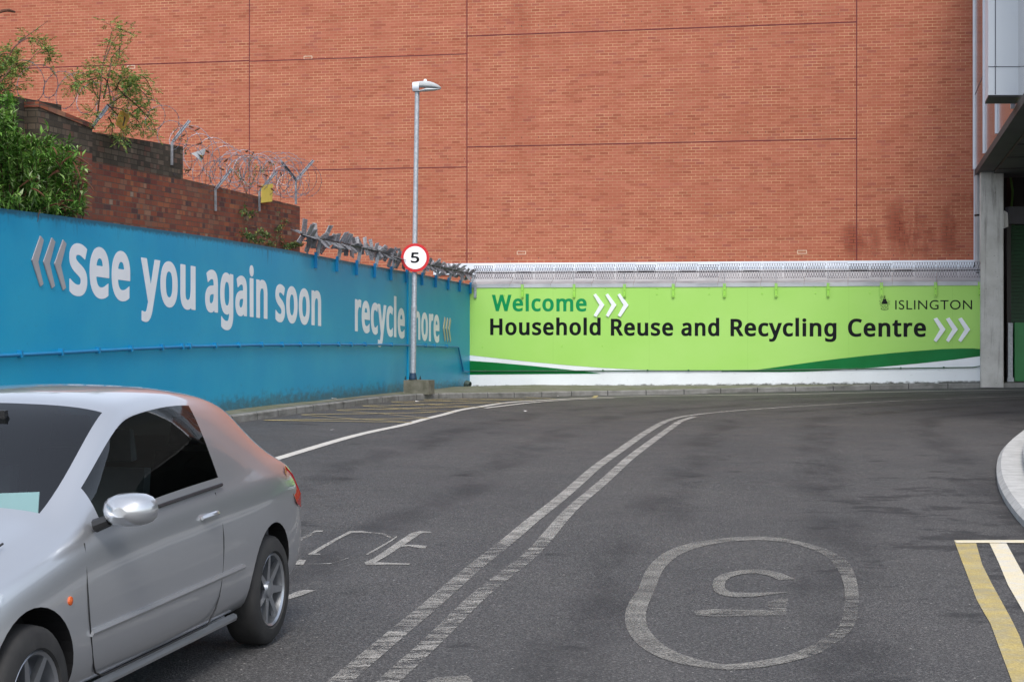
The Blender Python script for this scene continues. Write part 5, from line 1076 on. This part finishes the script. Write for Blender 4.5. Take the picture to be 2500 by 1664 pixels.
# ------------------------------------------------------------------ plants
def leaf(mb, p, d, up, l, w_, fold=.25):
    d = d.normalized(); s = d.cross(up)
    if s.length < 1e-3: s = d.cross(Vector((1, 0, 0)))
    s.normalize(); n = s.cross(d); m = p + d*l*.45
    b = len(mb.v); mb.v += [p, m + s*w_/2 + n*w_*fold, p + d*l - n*l*.12, m - s*w_/2 + n*w_*fold, m]
    mb.f += [(b, b+4, b+2, b+1), (b, b+3, b+2, b+4)]; mb.m += [0, 0]
def rv(r): 
    while True:
        v = Vector((r.uniform(-1, 1), r.uniform(-1, 1), r.uniform(-1, 1)))
        if .05 < v.length < 1: return v.normalized()
def compound(mb, p, d, r, n=7, l=.13, ll=.034, lw=.017):
    droop = Vector((0, 0, -.25)); q = p.copy(); dd = d.normalized()
    for i in range(n):
        q = q + dd*l/n; dd = (dd + droop/n*1.4).normalized(); s = dd.cross(Z + rv(r)*.3).normalized()
        if i > 0:
            leaf(mb, q, (s + dd*.5 + rv(r)*.2), Z + rv(r)*.5, ll*r.uniform(.8, 1.2), lw); leaf(mb, q, (-s + dd*.5 + rv(r)*.2), Z + rv(r)*.5, ll*r.uniform(.8, 1.2), lw)
    leaf(mb, q, dd, Z, ll, lw)
def plant(name, label, cat, stems, leafmat, kind, seed, loc, r0=.008, dens=1.0, group=None, size=1.0):
    """stems: list of (list of world points, leaf start 0..1, leaves per metre)"""
    r = random.Random(seed); root = thing(name, loc, label, cat, group); sb = MB(); lb = MB()
    for pts, ls, pm in stems:
        P = smoothline(pts, .06); n = len(P); L = sum((P[i+1]-P[i]).length for i in range(n-1))
        sb.tube(P, [r0*(1-.75*i/n) for i in range(n)], 5)
        k = int(L*(1-ls)*pm*dens)
        for _ in range(k):
            t = ls + (1-ls)*r.random(); i = min(int(t*(n-1)), n-2); p = P[i].lerp(P[i+1], r.random()); d = (P[i+1]-P[i]).normalized(); q = (d*.35 + rv(r)).normalized()
            if kind == 'pinnate': compound(lb, p + q*r.uniform(0, .05), q + Z*.2, r, l=.13*size, ll=.036*size, lw=.019*size)
            elif kind == 'lance':
                leaf(lb, p, q + Z*.1, Z + rv(r)*.4, r.uniform(.05, .16)*size, r.uniform(.022, .042)*size)
            else: leaf(lb, p + q*r.uniform(0, .04), q, Z + rv(r)*.5, r.uniform(.03, .06)*size, r.uniform(.016, .03)*size)
    sb.build('stems', M['bark'], root); lb.build('foliage', leafmat, root); return root, r
z1 = lambda x, y: (x/2.905, y/2.905)
z2 = lambda x, y: (380 + x/4.021, 250 + y/4.021)
def wp(fr, f, l, off=0, jit=None, r=None):
    return [fr.hit(*f(x, y), off + (r.uniform(-jit, jit) if jit else 0)) for x, y in l]
# buddleia in the gap between the walls, at the left edge
r = random.Random(3)
prof = [(-260, 500), (-120, 440), (0, 600), (60, 640), (100, 690), (150, 900), (250, 960), (350, 900), (430, 1010), (490, 990), (540, 1030), (575, 1110), (610, 1180), (640, 1260), (620, 1400)]
stems = []
for k in range(210):
    x = r.uniform(-330, 620); top_ = interp(prof, x) + 25; y = top_ + (1 - r.random()**.55) * 0 + r.random()**1.3*(1480-top_)
    bx_ = x*.55 + 90 + r.uniform(-60, 60); o1, o2 = -.35 + r.uniform(-.1, .1), r.uniform(-.42, .12)
    stems.append(([BLUE.hit(*z1(bx_, 1700), o1), BLUE.hit(*z1((bx_*1.3+x)/2.3, (1700+y*1.2)/2.2-40), (o1+o2)/2), BLUE.hit(*z1(x, y), o2)], .4, 95))
for (x, y, x2, y2) in ((60, 1000, 95, 690), (70, 980, 30, 760), (330, 1020, 350, 900), (480, 1100, 490, 990), (520, 1130, 560, 1030), (560, 1250, 580, 1105), (590, 1500, 572, 1380), (240, 1100, 300, 940)):
    stems.append(([BLUE.hit(*z1(x-20, y+200), -.3), BLUE.hit(*z1(x, y), -.15), BLUE.hit(*z1(x2, y2), -.08)], .2, 70))
bud, _ = plant('butterfly_bush', 'dense leafy green bush with dead brown flower spikes spilling over the blue wall', 'bush', stems, M['leaf_bush'], 'lance', 5, BLUE.hit(*z1(200, 1500), -.35), r0=.009, size=.92)
sb = MB()
for k in range(34):
    x, y = r.uniform(180, 640), r.uniform(1040, 1460); d = Vector((r.uniform(-.6, 1), r.uniform(-.3, .3), r.uniform(-.35, .1))).normalized(); p = BLUE.hit(*z1(x, y), r.uniform(-.2, .12)); L = r.uniform(.12, .28)
    pts = [p + d*L*t - Z*L*.35*t*t for t in (0, .25, .5, .75, 1)]; sb.tube(pts, [.005, .010, .011, .009, .003], 6)
tag(sb.build('dead_flower_spikes', M['seed'], bud), kind='stuff')
# saplings on the old wall
oo = .2
st = [([(690,840),(712,640),(735,430),(795,205),(722,152)], .12, 26), ([(735,700),(775,520),(800,400),(855,335),(862,260),(850,180)], .3, 34), ([(850,200),(880,225),(935,235)], .1, 40), ([(770,745),(880,670),(930,600),(1010,540),(1075,640),(1095,720)], .15, 60),
      ([(790,740),(745,560),(600,578),(530,590),(485,625)], .25, 46), ([(880,670),(960,740),(1050,830),(1095,900),(1115,985)], .1, 48), ([(720,560),(690,500),(660,500)], .1, 80), ([(700,700),(660,640),(650,590)], .1, 40), ([(760,740),(820,800),(880,900),(860,1005)], .2, 60),
      ([(780,760),(900,790),(980,860),(1020,930)], .1, 60), ([(820,640),(860,560),(930,545)], .1, 70), ([(900,640),(960,600),(1040,690)], .1, 70), ([(690,830),(660,800),(640,830)], .1, 70), ([(770,830),(800,900),(780,980)], .1, 50), ([(850,340),(840,430),(820,440)], .1, 40), ([(740,430),(800,300),(830,250)], .4, 40), ([(940,800),(1000,760),(1060,800)], .1, 50), ([(900,700),(850,640),(800,600)],.1,60)]
r = random.Random(8)
plant('wall_sapling', 'spindly sapling with feathery leaves growing out of the old wall top in front of brickwork', 'tree', [(wp(OLD, z1, l, oo, .12, r), a, b*.85) for l, a, b in st], M['leaf_tree'], 'pinnate', 12, OLD.hit(*z1(700, 850), oo), r0=.011, group='saplings rooted in the old wall')
st = [([(-60,640),(20,560),(100,455),(160,470),(215,490)], .1, 60), ([(-20,560),(60,400),(130,310),(230,268),(320,335),(350,400),(375,455)], .45, 60), ([(-60,420),(40,380),(120,410)], .1, 60), ([(-80,620),(60,590),(190,575)], .1, 60), ([(-40,560),(60,520),(150,480)], .1, 50), ([(-40,480),(20,440),(60,380)], .1, 60), ([(-60,640),(30,640),(100,650)], .1, 50), ([(60,400),(150,470),(290,350)], .85, 5), ([(130,300),(200,250),(340,150)], .98, 2), ([(-90,520),(0,470),(90,440)], .1, 60)]
plant('wall_sapling', 'arching leafy sapling at the left edge above the pier of the old wall', 'tree', [(wp(OLD, z1, l, .05, .15, r), a, b*.85) for l, a, b in st], M['leaf_tree'], 'pinnate', 13, OLD.hit(*z1(-60, 690), .05), r0=.010, group='saplings rooted in the old wall')
q = MB(); q.tube(wp(OLD, z1, [(-30, 100), (20, 78), (60, 74), (105, 86)], .1), [.01, .02, .022, .012], 6); tag(q.build('dead_flower_spike', M['seed']), 'dark dead flower spike poking in at the upper left edge against the brick', 'dead flower')
# weeds at the end of the old wall and in the wire
wd = [('broad leaved weed with thin stems hanging down the red brick by the yellow sign', [([(900,925),(880,1000),(850,1080)], .5, 130), ([(1010,1030),(950,1090),(880,1110)], .5, 110), ([(880,940),(860,1100),(845,1240)], .9, 30), ([(1000,1040),(920,1150),(870,1230)], .9, 20)], 1.5, 'broad'),
      ('tufts of pale weeds growing between the blue wall and the old brick wall', [([(820,1290),(870,1300),(960,1320)], 0, 260), ([(960,1330),(1010,1270),(1060,1280)], 0, 260), ([(1060,1300),(1120,1310)], 0, 260), ([(930,1340),(1000,1360),(1060,1350)], 0, 220)], 1.0, 'broad'),
      ('straggling climbing weed on the last metre of the old wall', [([(1190,980),(1215,1100),(1230,1220),(1190,1330),(1180,1410)], .1, 90), ([(1280,1150),(1300,1190)], 0, 200), ([(1180,1240),(1240,1215)], 0, 240), ([(1240,1340),(1260,1400),(1320,1410)], 0, 200), ([(1100,1380),(1160,1390)], 0, 220)], .9, 'broad'),
      ('low green weed with a rusty dead head at the foot of the old wall end', [([(1270,1430),(1340,1400),(1430,1385)], 0, 260), ([(1300,1420),(1380,1380)], 0, 240)], 1.1, 'broad'),
      ('thin leafy shoots tangled in the barbed wire behind the bent arms', [([(890,920),(900,760),(940,500)], .2, 70), ([(890,900),(830,760),(740,670)], .3, 60), ([(1000,900),(1020,700),(1180,600)], .3, 60), ([(880,900),(960,760),(990,620)], .2, 80), ([(490,800),(510,560),(530,330)], .5, 12), ([(1230,960),(1220,800),(1240,640)], .5, 30), ([(900,900),(800,640),(770,600)], .3, 60)], .9, 'broad'),
      ('sparse weeds caught in the wire above the step of the old wall', [([(230,430),(235,350),(300,380)], .2, 50), ([(200,400),(180,280),(230,250)], .4, 40), ([(290,500),(285,440)], 0, 80), ([(540,780),(520,690)], .1, 50), ([(280,660),(320,660)], 0, 60)], .9, 'broad')]
for k, (lb, sts, sz, kd) in enumerate(wd):
    off = .06 if k != 1 else .25
    if k == 3: off = .15
    plant('wall_weed', lb, 'weed', [(wp(OLD, z2, l, off, .04, r), a, b) for l, a, b in sts], M['leaf_weed'], kd, 20+k, OLD.hit(*z2(*sts[0][0][0]), off), r0=.005, size=sz, group='weeds on the old wall')
hd = MB()
for x, y in ((270,325),(410,265),(430,405),(505,480),(895,480),(955,500),(690,570),(650,655),(1030,650),(1080,715),(1125,590),(1230,705),(1025,825),(1145,855),(320,665),(350,240),(1440,1400),(1240,1370),(960,1225)):
    p = OLD.hit(*z2(x, y), .12); d = Vector((r.uniform(-1, 1), .2, r.uniform(-.4, .3))).normalized(); L = .05
    hd.tube([p - d*L, p - d*L*.3, p + d*L*.4, p + d*L], [.006, .016, .018, .004], 6)
tag(hd.build('dead_seed_heads', M['seed']), 'small rust brown dead flower heads scattered through the barbed wire', 'dead flowers', kind='stuff')
q = MB(); 
for t_ in range(3): pass
q.tube([BLUE.hit(98, 512, .03), BLUE.hit(94, 525, .015), BLUE.hit(92, 542, .01)], [.008, .006, .003], 6); tag(q.build('hanging_twig', M['bark']), 'short dark twig hanging over the blue wall top below the bush', 'twig')

# ------------------------------------------------------------------ silver hatchback driving out, nose towards the lower left corner
def car_paint():
    t = NT('silver_car_paint'); t.bump(t.noise(900, 1), .02, .001); t.fin(rgb(.56, .58, .61), .28, .76, .5, 1.0); t.b.inputs['Coat Roughness'].default_value = .03; return t.mat
M['silver'] = car_paint()
def glassmat(name, tint, mixf):
    t = NT(name); tr = t.n('BsdfTransparent'); tr.inputs[0].default_value = tint; gl = t.n('BsdfGlossy'); gl.inputs['Roughness'].default_value = .01; gl.inputs[0].default_value = (1, 1, 1, 1)
    fz = t.n('Fresnel'); fz.inputs[0].default_value = 1.52; geo = t.n('NewGeometry'); k = t.m('ADD', t.m('MULTIPLY', fz.outputs[0], .95), mixf, clamp=True)
    mx = t.n('MixShader'); t.set(mx.inputs[0], k); t.t.links.new(tr.outputs[0], mx.inputs[1]); t.t.links.new(gl.outputs[0], mx.inputs[2]); t.t.links.new(mx.outputs[0], t.out.inputs[0]); return t.mat
M['glass'] = glassmat('tinted_car_glass', rgb(.62, .72, .71), .02)
M['rubber'] = simple('tyre_rubber', rgb(.012, .012, .013), rgb(.022, .022, .022), 8, .8)
M['alloy'] = simple('alloy_rim', rgb(.42, .44, .47), None, 1, .3, .9)
M['trim_black'] = simple('satin_black_trim', rgb(.014, .014, .015), None, 1, .35)
M['cabin'] = simple('dark_cabin_cloth', rgb(.02, .022, .026), rgb(.035, .037, .042), 9, .85)
M['lampglass'] = simple('clear_lamp_lens', rgb(.62, .66, .70), rgb(.40, .43, .46), 6, .12, .3, coat=1.0)
M['orange'] = simple('amber_lens', rgb(.55, .10, .02), None, 1, .25)
M['red_lens'] = simple('red_lens', rgb(.30, .01, .01), None, 1, .25)
Hd = -BLUE.ax.copy(); Lf = Vector((-Hd.y, Hd.x, 0)); Rt = -Lf
pw = Vector((-1.43, 9.30, 0)); pw.z = g(pw.x, pw.y)
KY = 1.12      # length factor
CO = pw + Lf*-.74 + Hd*1.22*KY; CO.z = 0.0
def C(x, y, z): return CO + Rt*x + Hd*y*KY + Z*z
car = thing('silver_car', CO, 'silver hatchback car passing close by on the left, heading out towards the viewer', 'car')
car['label'] = 'silver three door hatchback car driving past along the blue wall side'
# stations from nose to tail: y, half width, z bottom, z mid, z belt, half width belt, half width top, z top edge, z crown
ST = [(2.00,.50,.30,.42,.52,.48,.40,.56,.58), (1.95,.66,.25,.45,.60,.64,.54,.665,.69), (1.80,.77,.22,.48,.68,.73,.62,.755,.79), (1.50,.82,.21,.50,.76,.78,.66,.845,.88), (1.22,.835,.21,.52,.815,.79,.68,.90,.94),
      (.98,.84,.21,.53,.86,.795,.69,.945,.985), (.86,.842,.21,.53,.88,.797,.69,.965,1.01), (.62,.845,.21,.54,.90,.80,.675,1.10,1.155), (.36,.847,.21,.54,.915,.80,.64,1.27,1.335), (.16,.848,.21,.54,.925,.80,.61,1.375,1.435), (.02,.848,.21,.54,.93,.80,.60,1.405,1.468),
      (-.30,.85,.21,.55,.94,.80,.60,1.425,1.49), (-.50,.85,.21,.55,.945,.80,.598,1.42,1.485), (-.58,.85,.21,.55,.947,.80,.596,1.415,1.48), (-.90,.85,.21,.56,.96,.795,.585,1.38,1.45), (-1.12,.848,.21,.57,.975,.785,.57,1.335,1.405), (-1.26,.846,.21,.57,.98,.78,.56,1.29,1.36),
      (-1.42,.835,.22,.58,.985,.765,.55,1.20,1.27), (-1.62,.82,.23,.58,.97,.75,.56,1.06,1.12), (-1.76,.80,.25,.56,.93,.735,.60,.97,1.01), (-1.83,.77,.27,.52,.82,.72,.60,.87,.90), (-1.86,.66,.32,.48,.68,.62,.5,.72,.73)]
bmc = bmesh.new(); rows_ = []
def section(s):
    y, w_, zb_, zm_, zbt, wb_, wt, zt_, zc = s; gh = zt_ - zbt
    pts = [(0, zb_), (w_*.82, zb_), (w_*.95, zb_+.06), (w_*.995, zm_-.10), (w_, zm_+.08), (w_*.985, zbt-.10), (wb_+.005, zbt-.02), (wb_-.012, zbt+.012), ((wb_*.45+wt*.55)+.012, zbt+gh*.55), (wt+.012, zt_-.018), (wt-.045, zt_+(zc-zt_)*.35), (wt*.62, zt_+(zc-zt_)*.82), (wt*.25, zc-.004), (0, zc)]
    return pts
NP = 14
for s in ST:
    pts = section(s); rows_.append([bmc.verts.new((-x, s[0], z)) for x, z in pts] + [bmc.verts.new((x, s[0], z)) for x, z in pts[-2:0:-1]])
nv = len(rows_[0])      # ring: left side up over the roof and down the right side
def facem(i, j):
    """material of the face between station i,i+1 and ring points j,j+1: 0 paint 1 glass 2 black"""
    jj = j if j < NP-1 else nv-1-j
    y0 = ST[i][0]; y1 = ST[i+1][0]
    if jj in (7, 8):
        if y0 <= .621 and y1 >= -.591: return 1
    if jj >= 10 and y0 <= .861 and y1 >= .159: return 1
    if jj >= 10 and y0 <= -1.25 and y1 >= -1.63: return 1
    if jj == 0: return 2
    return 0
for i in range(len(ST)-1):
    for j in range(nv):
        f = bmc.faces.new((rows_[i][j], rows_[i][(j+1) % nv], rows_[i+1][(j+1) % nv], rows_[i+1][j])); f.material_index = facem(i, j); f.smooth = True
bmc.faces.new(rows_[0]).smooth = True; bmc.faces.new(list(reversed(rows_[-1]))).smooth = True
bmesh.ops.recalc_face_normals(bmc, faces=bmc.faces)
me = bpy.data.meshes.new('b'); bmc.to_mesh(me); bmc.free()
for k_ in ('silver', 'glass', 'trim_black'): me.materials.append(M[k_])
tmp = bpy.data.objects.new('b', me); COL.objects.link(tmp); sm = tmp.modifiers.new('s', 'SUBSURF'); sm.levels = 2; sm.render_levels = 2
AX = (1.24, -1.22); cut_objs = []
for ya in AX:
    for sx in (-1, 1):
        bm2 = bmesh.new(); bmesh.ops.create_cone(bm2, cap_ends=True, segments=40, radius1=.345, radius2=.345, depth=.30, matrix=Matrix.Rotation(R(90), 4, 'Y')); m2 = bpy.data.meshes.new('c'); bm2.to_mesh(m2); bm2.free(); m2.materials.append(M['trim_black'])
        co_ = bpy.data.objects.new('c', m2); COL.objects.link(co_); co_.location = (sx*.80, ya, .335); co_.scale = (1, 1/KY, 1); cut_objs.append(co_)
        bo = tmp.modifiers.new('x', 'BOOLEAN'); bo.operation = 'DIFFERENCE'; bo.object = co_; bo.solver = 'EXACT'; bo.material_mode = 'TRANSFER'
bpy.context.view_layer.update(); dg = bpy.context.evaluated_depsgraph_get(); ev = tmp.evaluated_get(dg); full = bpy.data.meshes.new_from_object(ev)
Rm = Matrix(((Rt.x, Hd.x*KY, 0), (Rt.y, Hd.y*KY, 0), (0, 0, 1))).to_4x4()
names = {0: ('body', 'silver'), 1: ('window', 'glass'), 2: ('underbody', 'trim_black')}
slots = [m_.name if m_ else '' for m_ in full.materials]
def split(full, test, name, mat, parent):
    b_ = bmesh.new(); b_.from_mesh(full); dl = [f for f in b_.faces if not test(f)]; bmesh.ops.delete(b_, geom=dl, context='FACES')
    if not b_.faces: b_.free(); return None
    b_.transform(Rm); me = bpy.data.meshes.new(name); b_.to_mesh(me); b_.free(); me.materials.clear(); me.materials.append(mat)
    me.polygons.foreach_set('material_index', [0]*len(me.polygons)); me.update()
    o = bpy.data.objects.new(name, me); COL.objects.link(o); o.parent = parent; ORG[o.name] = ORG[parent.name]; return o
ix = {k: [i for i, s_ in enumerate(slots) if s_.startswith(M[v[1]].name)] for k, v in names.items()}
body = split(full, lambda f: f.material_index in ix[0], 'body', M['silver'], car)
split(full, lambda f: f.material_index in ix[2], 'black_trim', M['trim_black'], car)
isg = lambda f: f.material_index in ix[1]
cm = lambda f: f.calc_center_median()
split(full, lambda f: isg(f) and abs(f.normal.x) < .72 and cm(f).y > 0 and not (abs(f.normal.x) > .55 and abs(cm(f).x) > .66), 'windscreen', M['glass'], car)
split(full, lambda f: isg(f) and cm(f).y < -1.2, 'rear_window', M['glass'], car)
WS = lambda f: isg(f) and abs(f.normal.x) < .72 and cm(f).y > 0 and not (abs(f.normal.x) > .55 and abs(cm(f).x) > .66)
for sx, nm in ((-1, 'l'), (1, 'r')):
    split(full, lambda f: isg(f) and not WS(f) and cm(f).x*sx > 0 and -1.1 < cm(f).y, 'side_window', M['glass'], car)
bpy.data.objects.remove(tmp)
for c_ in cut_objs: bpy.data.objects.remove(c_)
# body side line lookup so trims follow the surface
def halfw(y, z):
    for a, b in zip(ST, ST[1:]):
        if a[0] >= y >= b[0]: break
    t = (a[0]-y)/(a[0]-b[0]); s = tuple(p+(q-p)*t for p, q in zip(a, b)); pts = section(s)
    for (x0, z0), (x1, z1) in zip(pts[1:8], pts[2:9]):
        if z0 <= z <= z1: return x0 + (x1-x0)*(z-z0)/max(1e-6, z1-z0)
    return pts[6][0]
def sideline(name, ys_, zf, w_, mat, sx=-1, out=.004, par=None, h=None):
    m_ = MB(); pts = [C(sx*(halfw(y, zf(y))+out), y, zf(y)) for y in ys_]
    m_.tube(pts, w_, 6); return m_.build(name, mat, par or car)
for sx in (-1, 1):
    sideline('side_moulding', [.82-.1*i for i in range(17)], lambda y: .50 - .01*y, .016, M['silver'], sx, .0)
    sideline('door_seam', [.86, .88, .90, .88, .80], lambda y: {.86:.86}.get(y, .5), .004, M['black'], sx) if 0 else None
    # door outline
    for (pa) in ([(.80,.87),(.84,.70),(.82,.50),(.72,.30),(.60,.27)], [(.60,.27),(0,.26),(-.42,.27)], [(-.42,.27),(-.50,.40),(-.53,.70),(-.52,.93)]):
        m_ = MB(); m_.tube(smoothline([C(sx*(halfw(y, z)-.001), y, z) for y, z in pa], .05), .0045, 5); m_.build('door_seam', M['black'], car)
    # window surround
    m_ = MB(); m_.tube([C(sx*(.803), y, .918+(.86-y)*.030) for y in (.72, .5, .1, -.3, -.6)], .010, 6); m_.build('window_seal', M['trim_black'], car)
    hb = [(-.28,.83),(-.34,.838),(-.42,.838),(-.47,.83)]
    m_ = MB(); m_.tube([C(sx*(halfw(y, z)+.022 - (.018 if i in (0, 3) else 0)), y, z) for i, (y, z) in enumerate(hb)], [.010, .014, .014, .010], 8); m_.build('door_handle', M['silver'], car, smooth=True)
    # mirror: shell, stalk and glass
    mt_ = MB(); mc = C(sx*.945, .70, 1.0)
    for (d_, rx, rz) in (): pass
    n_ = 16; b = []; k_ = [(.0, .3), (.03, .72), (.07, .95), (.12, 1.0), (.15, .98), (.152, .90)]
    for (yo, f_) in k_: b += [mc + Hd*(.08-yo) + Rt*math.copysign(abs(math.cos(2*math.pi*j/n_))**.75, math.cos(2*math.pi*j/n_))*.115*f_ + Z*math.copysign(abs(math.sin(2*math.pi*j/n_))**.8, math.sin(2*math.pi*j/n_))*.072*f_ for j in range(n_)]
    mt_.add(b, [(i*n_+j, i*n_+(j+1) % n_, (i+1)*n_+(j+1) % n_, (i+1)*n_+j) for i in range(len(k_)-1) for j in range(n_)] + [tuple(range(n_-1, -1, -1))]); mr = mt_.build('wing_mirror', M['silver'], car, smooth=True)
    m_ = MB(); m_.add([mc + Hd*-.070 + Rt*math.copysign(abs(math.cos(2*math.pi*j/n_))**.75, math.cos(2*math.pi*j/n_))*.102 + Z*math.sin(2*math.pi*j/n_)*.063 for j in range(n_)], [tuple(range(n_))]); m_.build('mirror_glass', M['alloy'], mr)
    m_ = MB(); m_.tube([C(sx*.795, .70, .93), C(sx*.86, .70, .955)], [.030, .026], 8); m_.build('mirror_stalk', M['trim_black'], mr)
    # headlight wrapping the corner, indicator, fog
    hp_ = [(1.52,.66),(1.40,.76),(1.50,.80),(1.70,.765),(1.84,.72),(1.90,.66),(1.93,.60),(1.84,.585),(1.66,.60)]
    hp_ = [(p.x, p.y) for p in smoothline([Vector((a, b, 0)) for a, b in hp_ + hp_[:1]], .06)[:-1]]; cen_ = (1.68, .68); m_ = MB(); ring = [C(sx*(halfw(min(y, 1.99), z)+.003), y + (.02 if y > 1.8 else 0), z) for y, z in hp_]; cpt = C(sx*(halfw(*cen_)+.016), *cen_)
    ins = [cpt.lerp(p, .55) + (cpt-p).normalized()*0 + Lf*-sx*.006 for p in ring]
    nn_ = len(ring); m_.add([cpt] + ins + ring, [(0, 1+i, 1+(i+1) % nn_) for i in range(nn_)] + [(1+i, 1+nn_+i, 1+nn_+(i+1) % nn_, 1+(i+1) % nn_) for i in range(nn_)]); m_.build('headlight', M['lampglass'], car, smooth=True)
    m_ = MB(); y_, z_ = .98, .66; m_.lathe(C(sx*(halfw(y_, z_)-.004), y_, z_), Rt*sx, [(0, .02), (.008, .018), (.013, 0)], 12); o_ = m_.build('side_indicator', M['orange'], car)
    # tail light
    m_ = MB(); tp = [(-1.52,.93),(-1.60,.96),(-1.66,.90),(-1.74,.78),(-1.72,.70),(-1.62,.74)]; ring = [C(sx*(halfw(y, min(z, .97))+.006), y, z) for y, z in tp]; m_.add(ring, [tuple(range(len(ring)))]); m_.build('tail_light', M['red_lens'], car)
    # sill
    m_ = MB(); m_.tube([C(sx*.765, y, .225) for y in (.88, .4, 0, -.4, -.84)], .022, 8); m_.build('sill', M['silver'], car, smooth=True)
# wheels
for ya in AX:
    for sx in (-1, 1):
        wc = C(sx*.745, ya, .305); ax_ = Rt*sx; ty = MB(); ty.lathe(wc - ax_*.095, ax_, [(0, .20), (.0, .285), (.02, .302), (.06, .305), (.13, .305), (.165, .298), (.185, .275), (.188, .215), (.17, .205)], 40); wh = ty.build('wheel', M['rubber'], car, smooth=True)
        rm = MB(); rm.lathe(wc - ax_*.095, ax_, [(.172, .208), (.182, .200), (.172, .188), (.08, .18), (.05, .05), (.05, 0)], 36)
        fx = Hd; fz = Z
        for k in range(7):
            t_ = 2*math.pi*k/7 + ya; d_ = fx*math.cos(t_) + fz*math.sin(t_); s_ = ax_.cross(d_)
            p0 = wc + ax_*.062 + d_*.03; p1 = wc + ax_*.078 + d_*.188; rm.hexa([p0-s_*.026, p0+s_*.026, p0+s_*.022-ax_*.03, p0-s_*.022-ax_*.03, p1-s_*.014, p1+s_*.014, p1+s_*.014-ax_*.025, p1-s_*.014-ax_*.025])
        rm.lathe(wc + ax_*.045, ax_, [(0, .05), (.03, .048), (.036, .03), (.036, 0)], 20); rm.build('rim', M['alloy'], wh, smooth=True)
        bd = MB(); bd.lathe(wc - ax_*.02, ax_, [(0, .17), (.002, .17), (.002, 0)], 30); bd.build('brake_disc', M['trim_black'], wh)
# cabin
m_ = MB(); m_.hexa([C(-.72,.95,.25),C(.72,.95,.25),C(.72,-1.5,.25),C(-.72,-1.5,.25),C(-.72,.95,.3),C(.72,.95,.3),C(.72,-1.5,.3),C(-.72,-1.5,.3)]); m_.build('cabin_floor', M['cabin'], car)
m_ = MB(); m_.hexa([C(-.6,.93,.6),C(.6,.93,.6),C(.72,.50,.6),C(-.72,.50,.6),C(-.55,.90,.90),C(.55,.90,.90),C(.70,.50,.92),C(-.70,.50,.92)]); m_.build('dashboard', M['cabin'], car)
for sx in (-1, 1):
    m_ = MB(); m_.hexa([C(sx*.765-.01,.8,.3),C(sx*.765+.01,.8,.3),C(sx*.765+.01,-1.3,.3),C(sx*.765-.01,-1.3,.3),C(sx*.765-.01,.8,.90),C(sx*.765+.01,.8,.90),C(sx*.765+.01,-1.3,.95),C(sx*.765-.01,-1.3,.95)]); m_.build('door_card', M['cabin'], car)
    for yb_, nm in ((-.05, 'front'), (-.95, 'rear')):
        b2 = MB(); rnd_ = .24
        b2.hexa([C(sx*.36-rnd_,yb_+.42,.45),C(sx*.36+rnd_,yb_+.42,.45),C(sx*.36+rnd_,yb_-.1,.42),C(sx*.36-rnd_,yb_-.1,.42),C(sx*.36-rnd_,yb_+.42,.58),C(sx*.36+rnd_,yb_+.42,.58),C(sx*.36+rnd_,yb_-.1,.55),C(sx*.36-rnd_,yb_-.1,.55)])
        st_ = b2.build('seat', M['cabin'], car); b2 = MB()
        b2.hexa([C(sx*.36-.24,yb_-.02,.52),C(sx*.36+.24,yb_-.02,.52),C(sx*.36+.22,yb_-.14,.52),C(sx*.36-.22,yb_-.14,.52),C(sx*.36-.19,yb_-.20,1.08),C(sx*.36+.19,yb_-.20,1.08),C(sx*.36+.18,yb_-.29,1.07),C(sx*.36-.18,yb_-.29,1.07)]); b2.build('backrest', M['cabin'], st_)
        b2 = MB(); b2.hexa([C(sx*.36-.12,yb_-.20,1.11),C(sx*.36+.12,yb_-.20,1.11),C(sx*.36+.11,yb_-.28,1.11),C(sx*.36-.11,yb_-.28,1.11),C(sx*.36-.10,yb_-.22,1.27),C(sx*.36+.10,yb_-.22,1.27),C(sx*.36+.09,yb_-.28,1.26),C(sx*.36-.09,yb_-.28,1.26)]); b2.build('headrest', M['cabin'], st_)
m_ = MB(); cw = C(.36, .42, .98); up_ = (Z*.85 - Hd*.5).normalized(); m_.tube([cw + Rt*math.cos(2*math.pi*i/24)*.18 + up_*math.sin(2*math.pi*i/24)*.18 for i in range(25)], .014, 8); m_.bar(cw - Rt*.17, cw + Rt*.17, .03); m_.build('steering_wheel', M['trim_black'], car)
# wipers, bonnet seam, plate, grille, roof gutter lines
m_ = MB(); m_.tube([C(-.25,.93,1.0), C(.1,.82,1.05), C(.42,.80,1.05)], .009, 6); m_.build('wiper', M['trim_black'], car)
for sx in (-1, 1):
    m_ = MB(); m_.tube(smoothline([C(sx*.665,1.2,.925), C(sx*.67,1.3,.905), C(sx*.63,1.65,.82), C(sx*.52,1.93,.695)], .06), .005, 5); m_.build('bonnet_seam', M['black'], car)
m_ = MB(); m_.hexa([C(-.40,1.97,.36),C(.40,1.97,.36),C(.40,2.01,.36),C(-.40,2.01,.36),C(-.42,1.95,.48),C(.42,1.95,.48),C(.42,1.99,.48),C(-.42,1.99,.48)]); m_.build('grille', M['trim_black'], car)
# pale sheet lying on the dashboard, seen through the windscreen
m_ = MB(); m_.hexa([C(-.50,.66,.935),C(-.02,.70,.935),C(-.02,.695,.935),C(-.50,.655,.935),C(-.44,.54,1.05),C(.04,.60,1.03),C(.04,.595,1.03),C(-.44,.535,1.05)]); tag(m_.build('paper_sheet', simple('pale_blue_paper', rgb(.55, .72, .78), None, 1, .7)), 'pale blue paper propped on the dashboard of the silver car', 'paper')

m_ = MB(); m_.hexa([C(-.13,.30,1.33),C(.13,.30,1.33),C(.13,.27,1.33),C(-.13,.27,1.33),C(-.13,.31,1.395),C(.13,.31,1.395),C(.13,.28,1.395),C(-.13,.28,1.395)]); m_.build('rear_view_mirror', M['trim_black'], car)
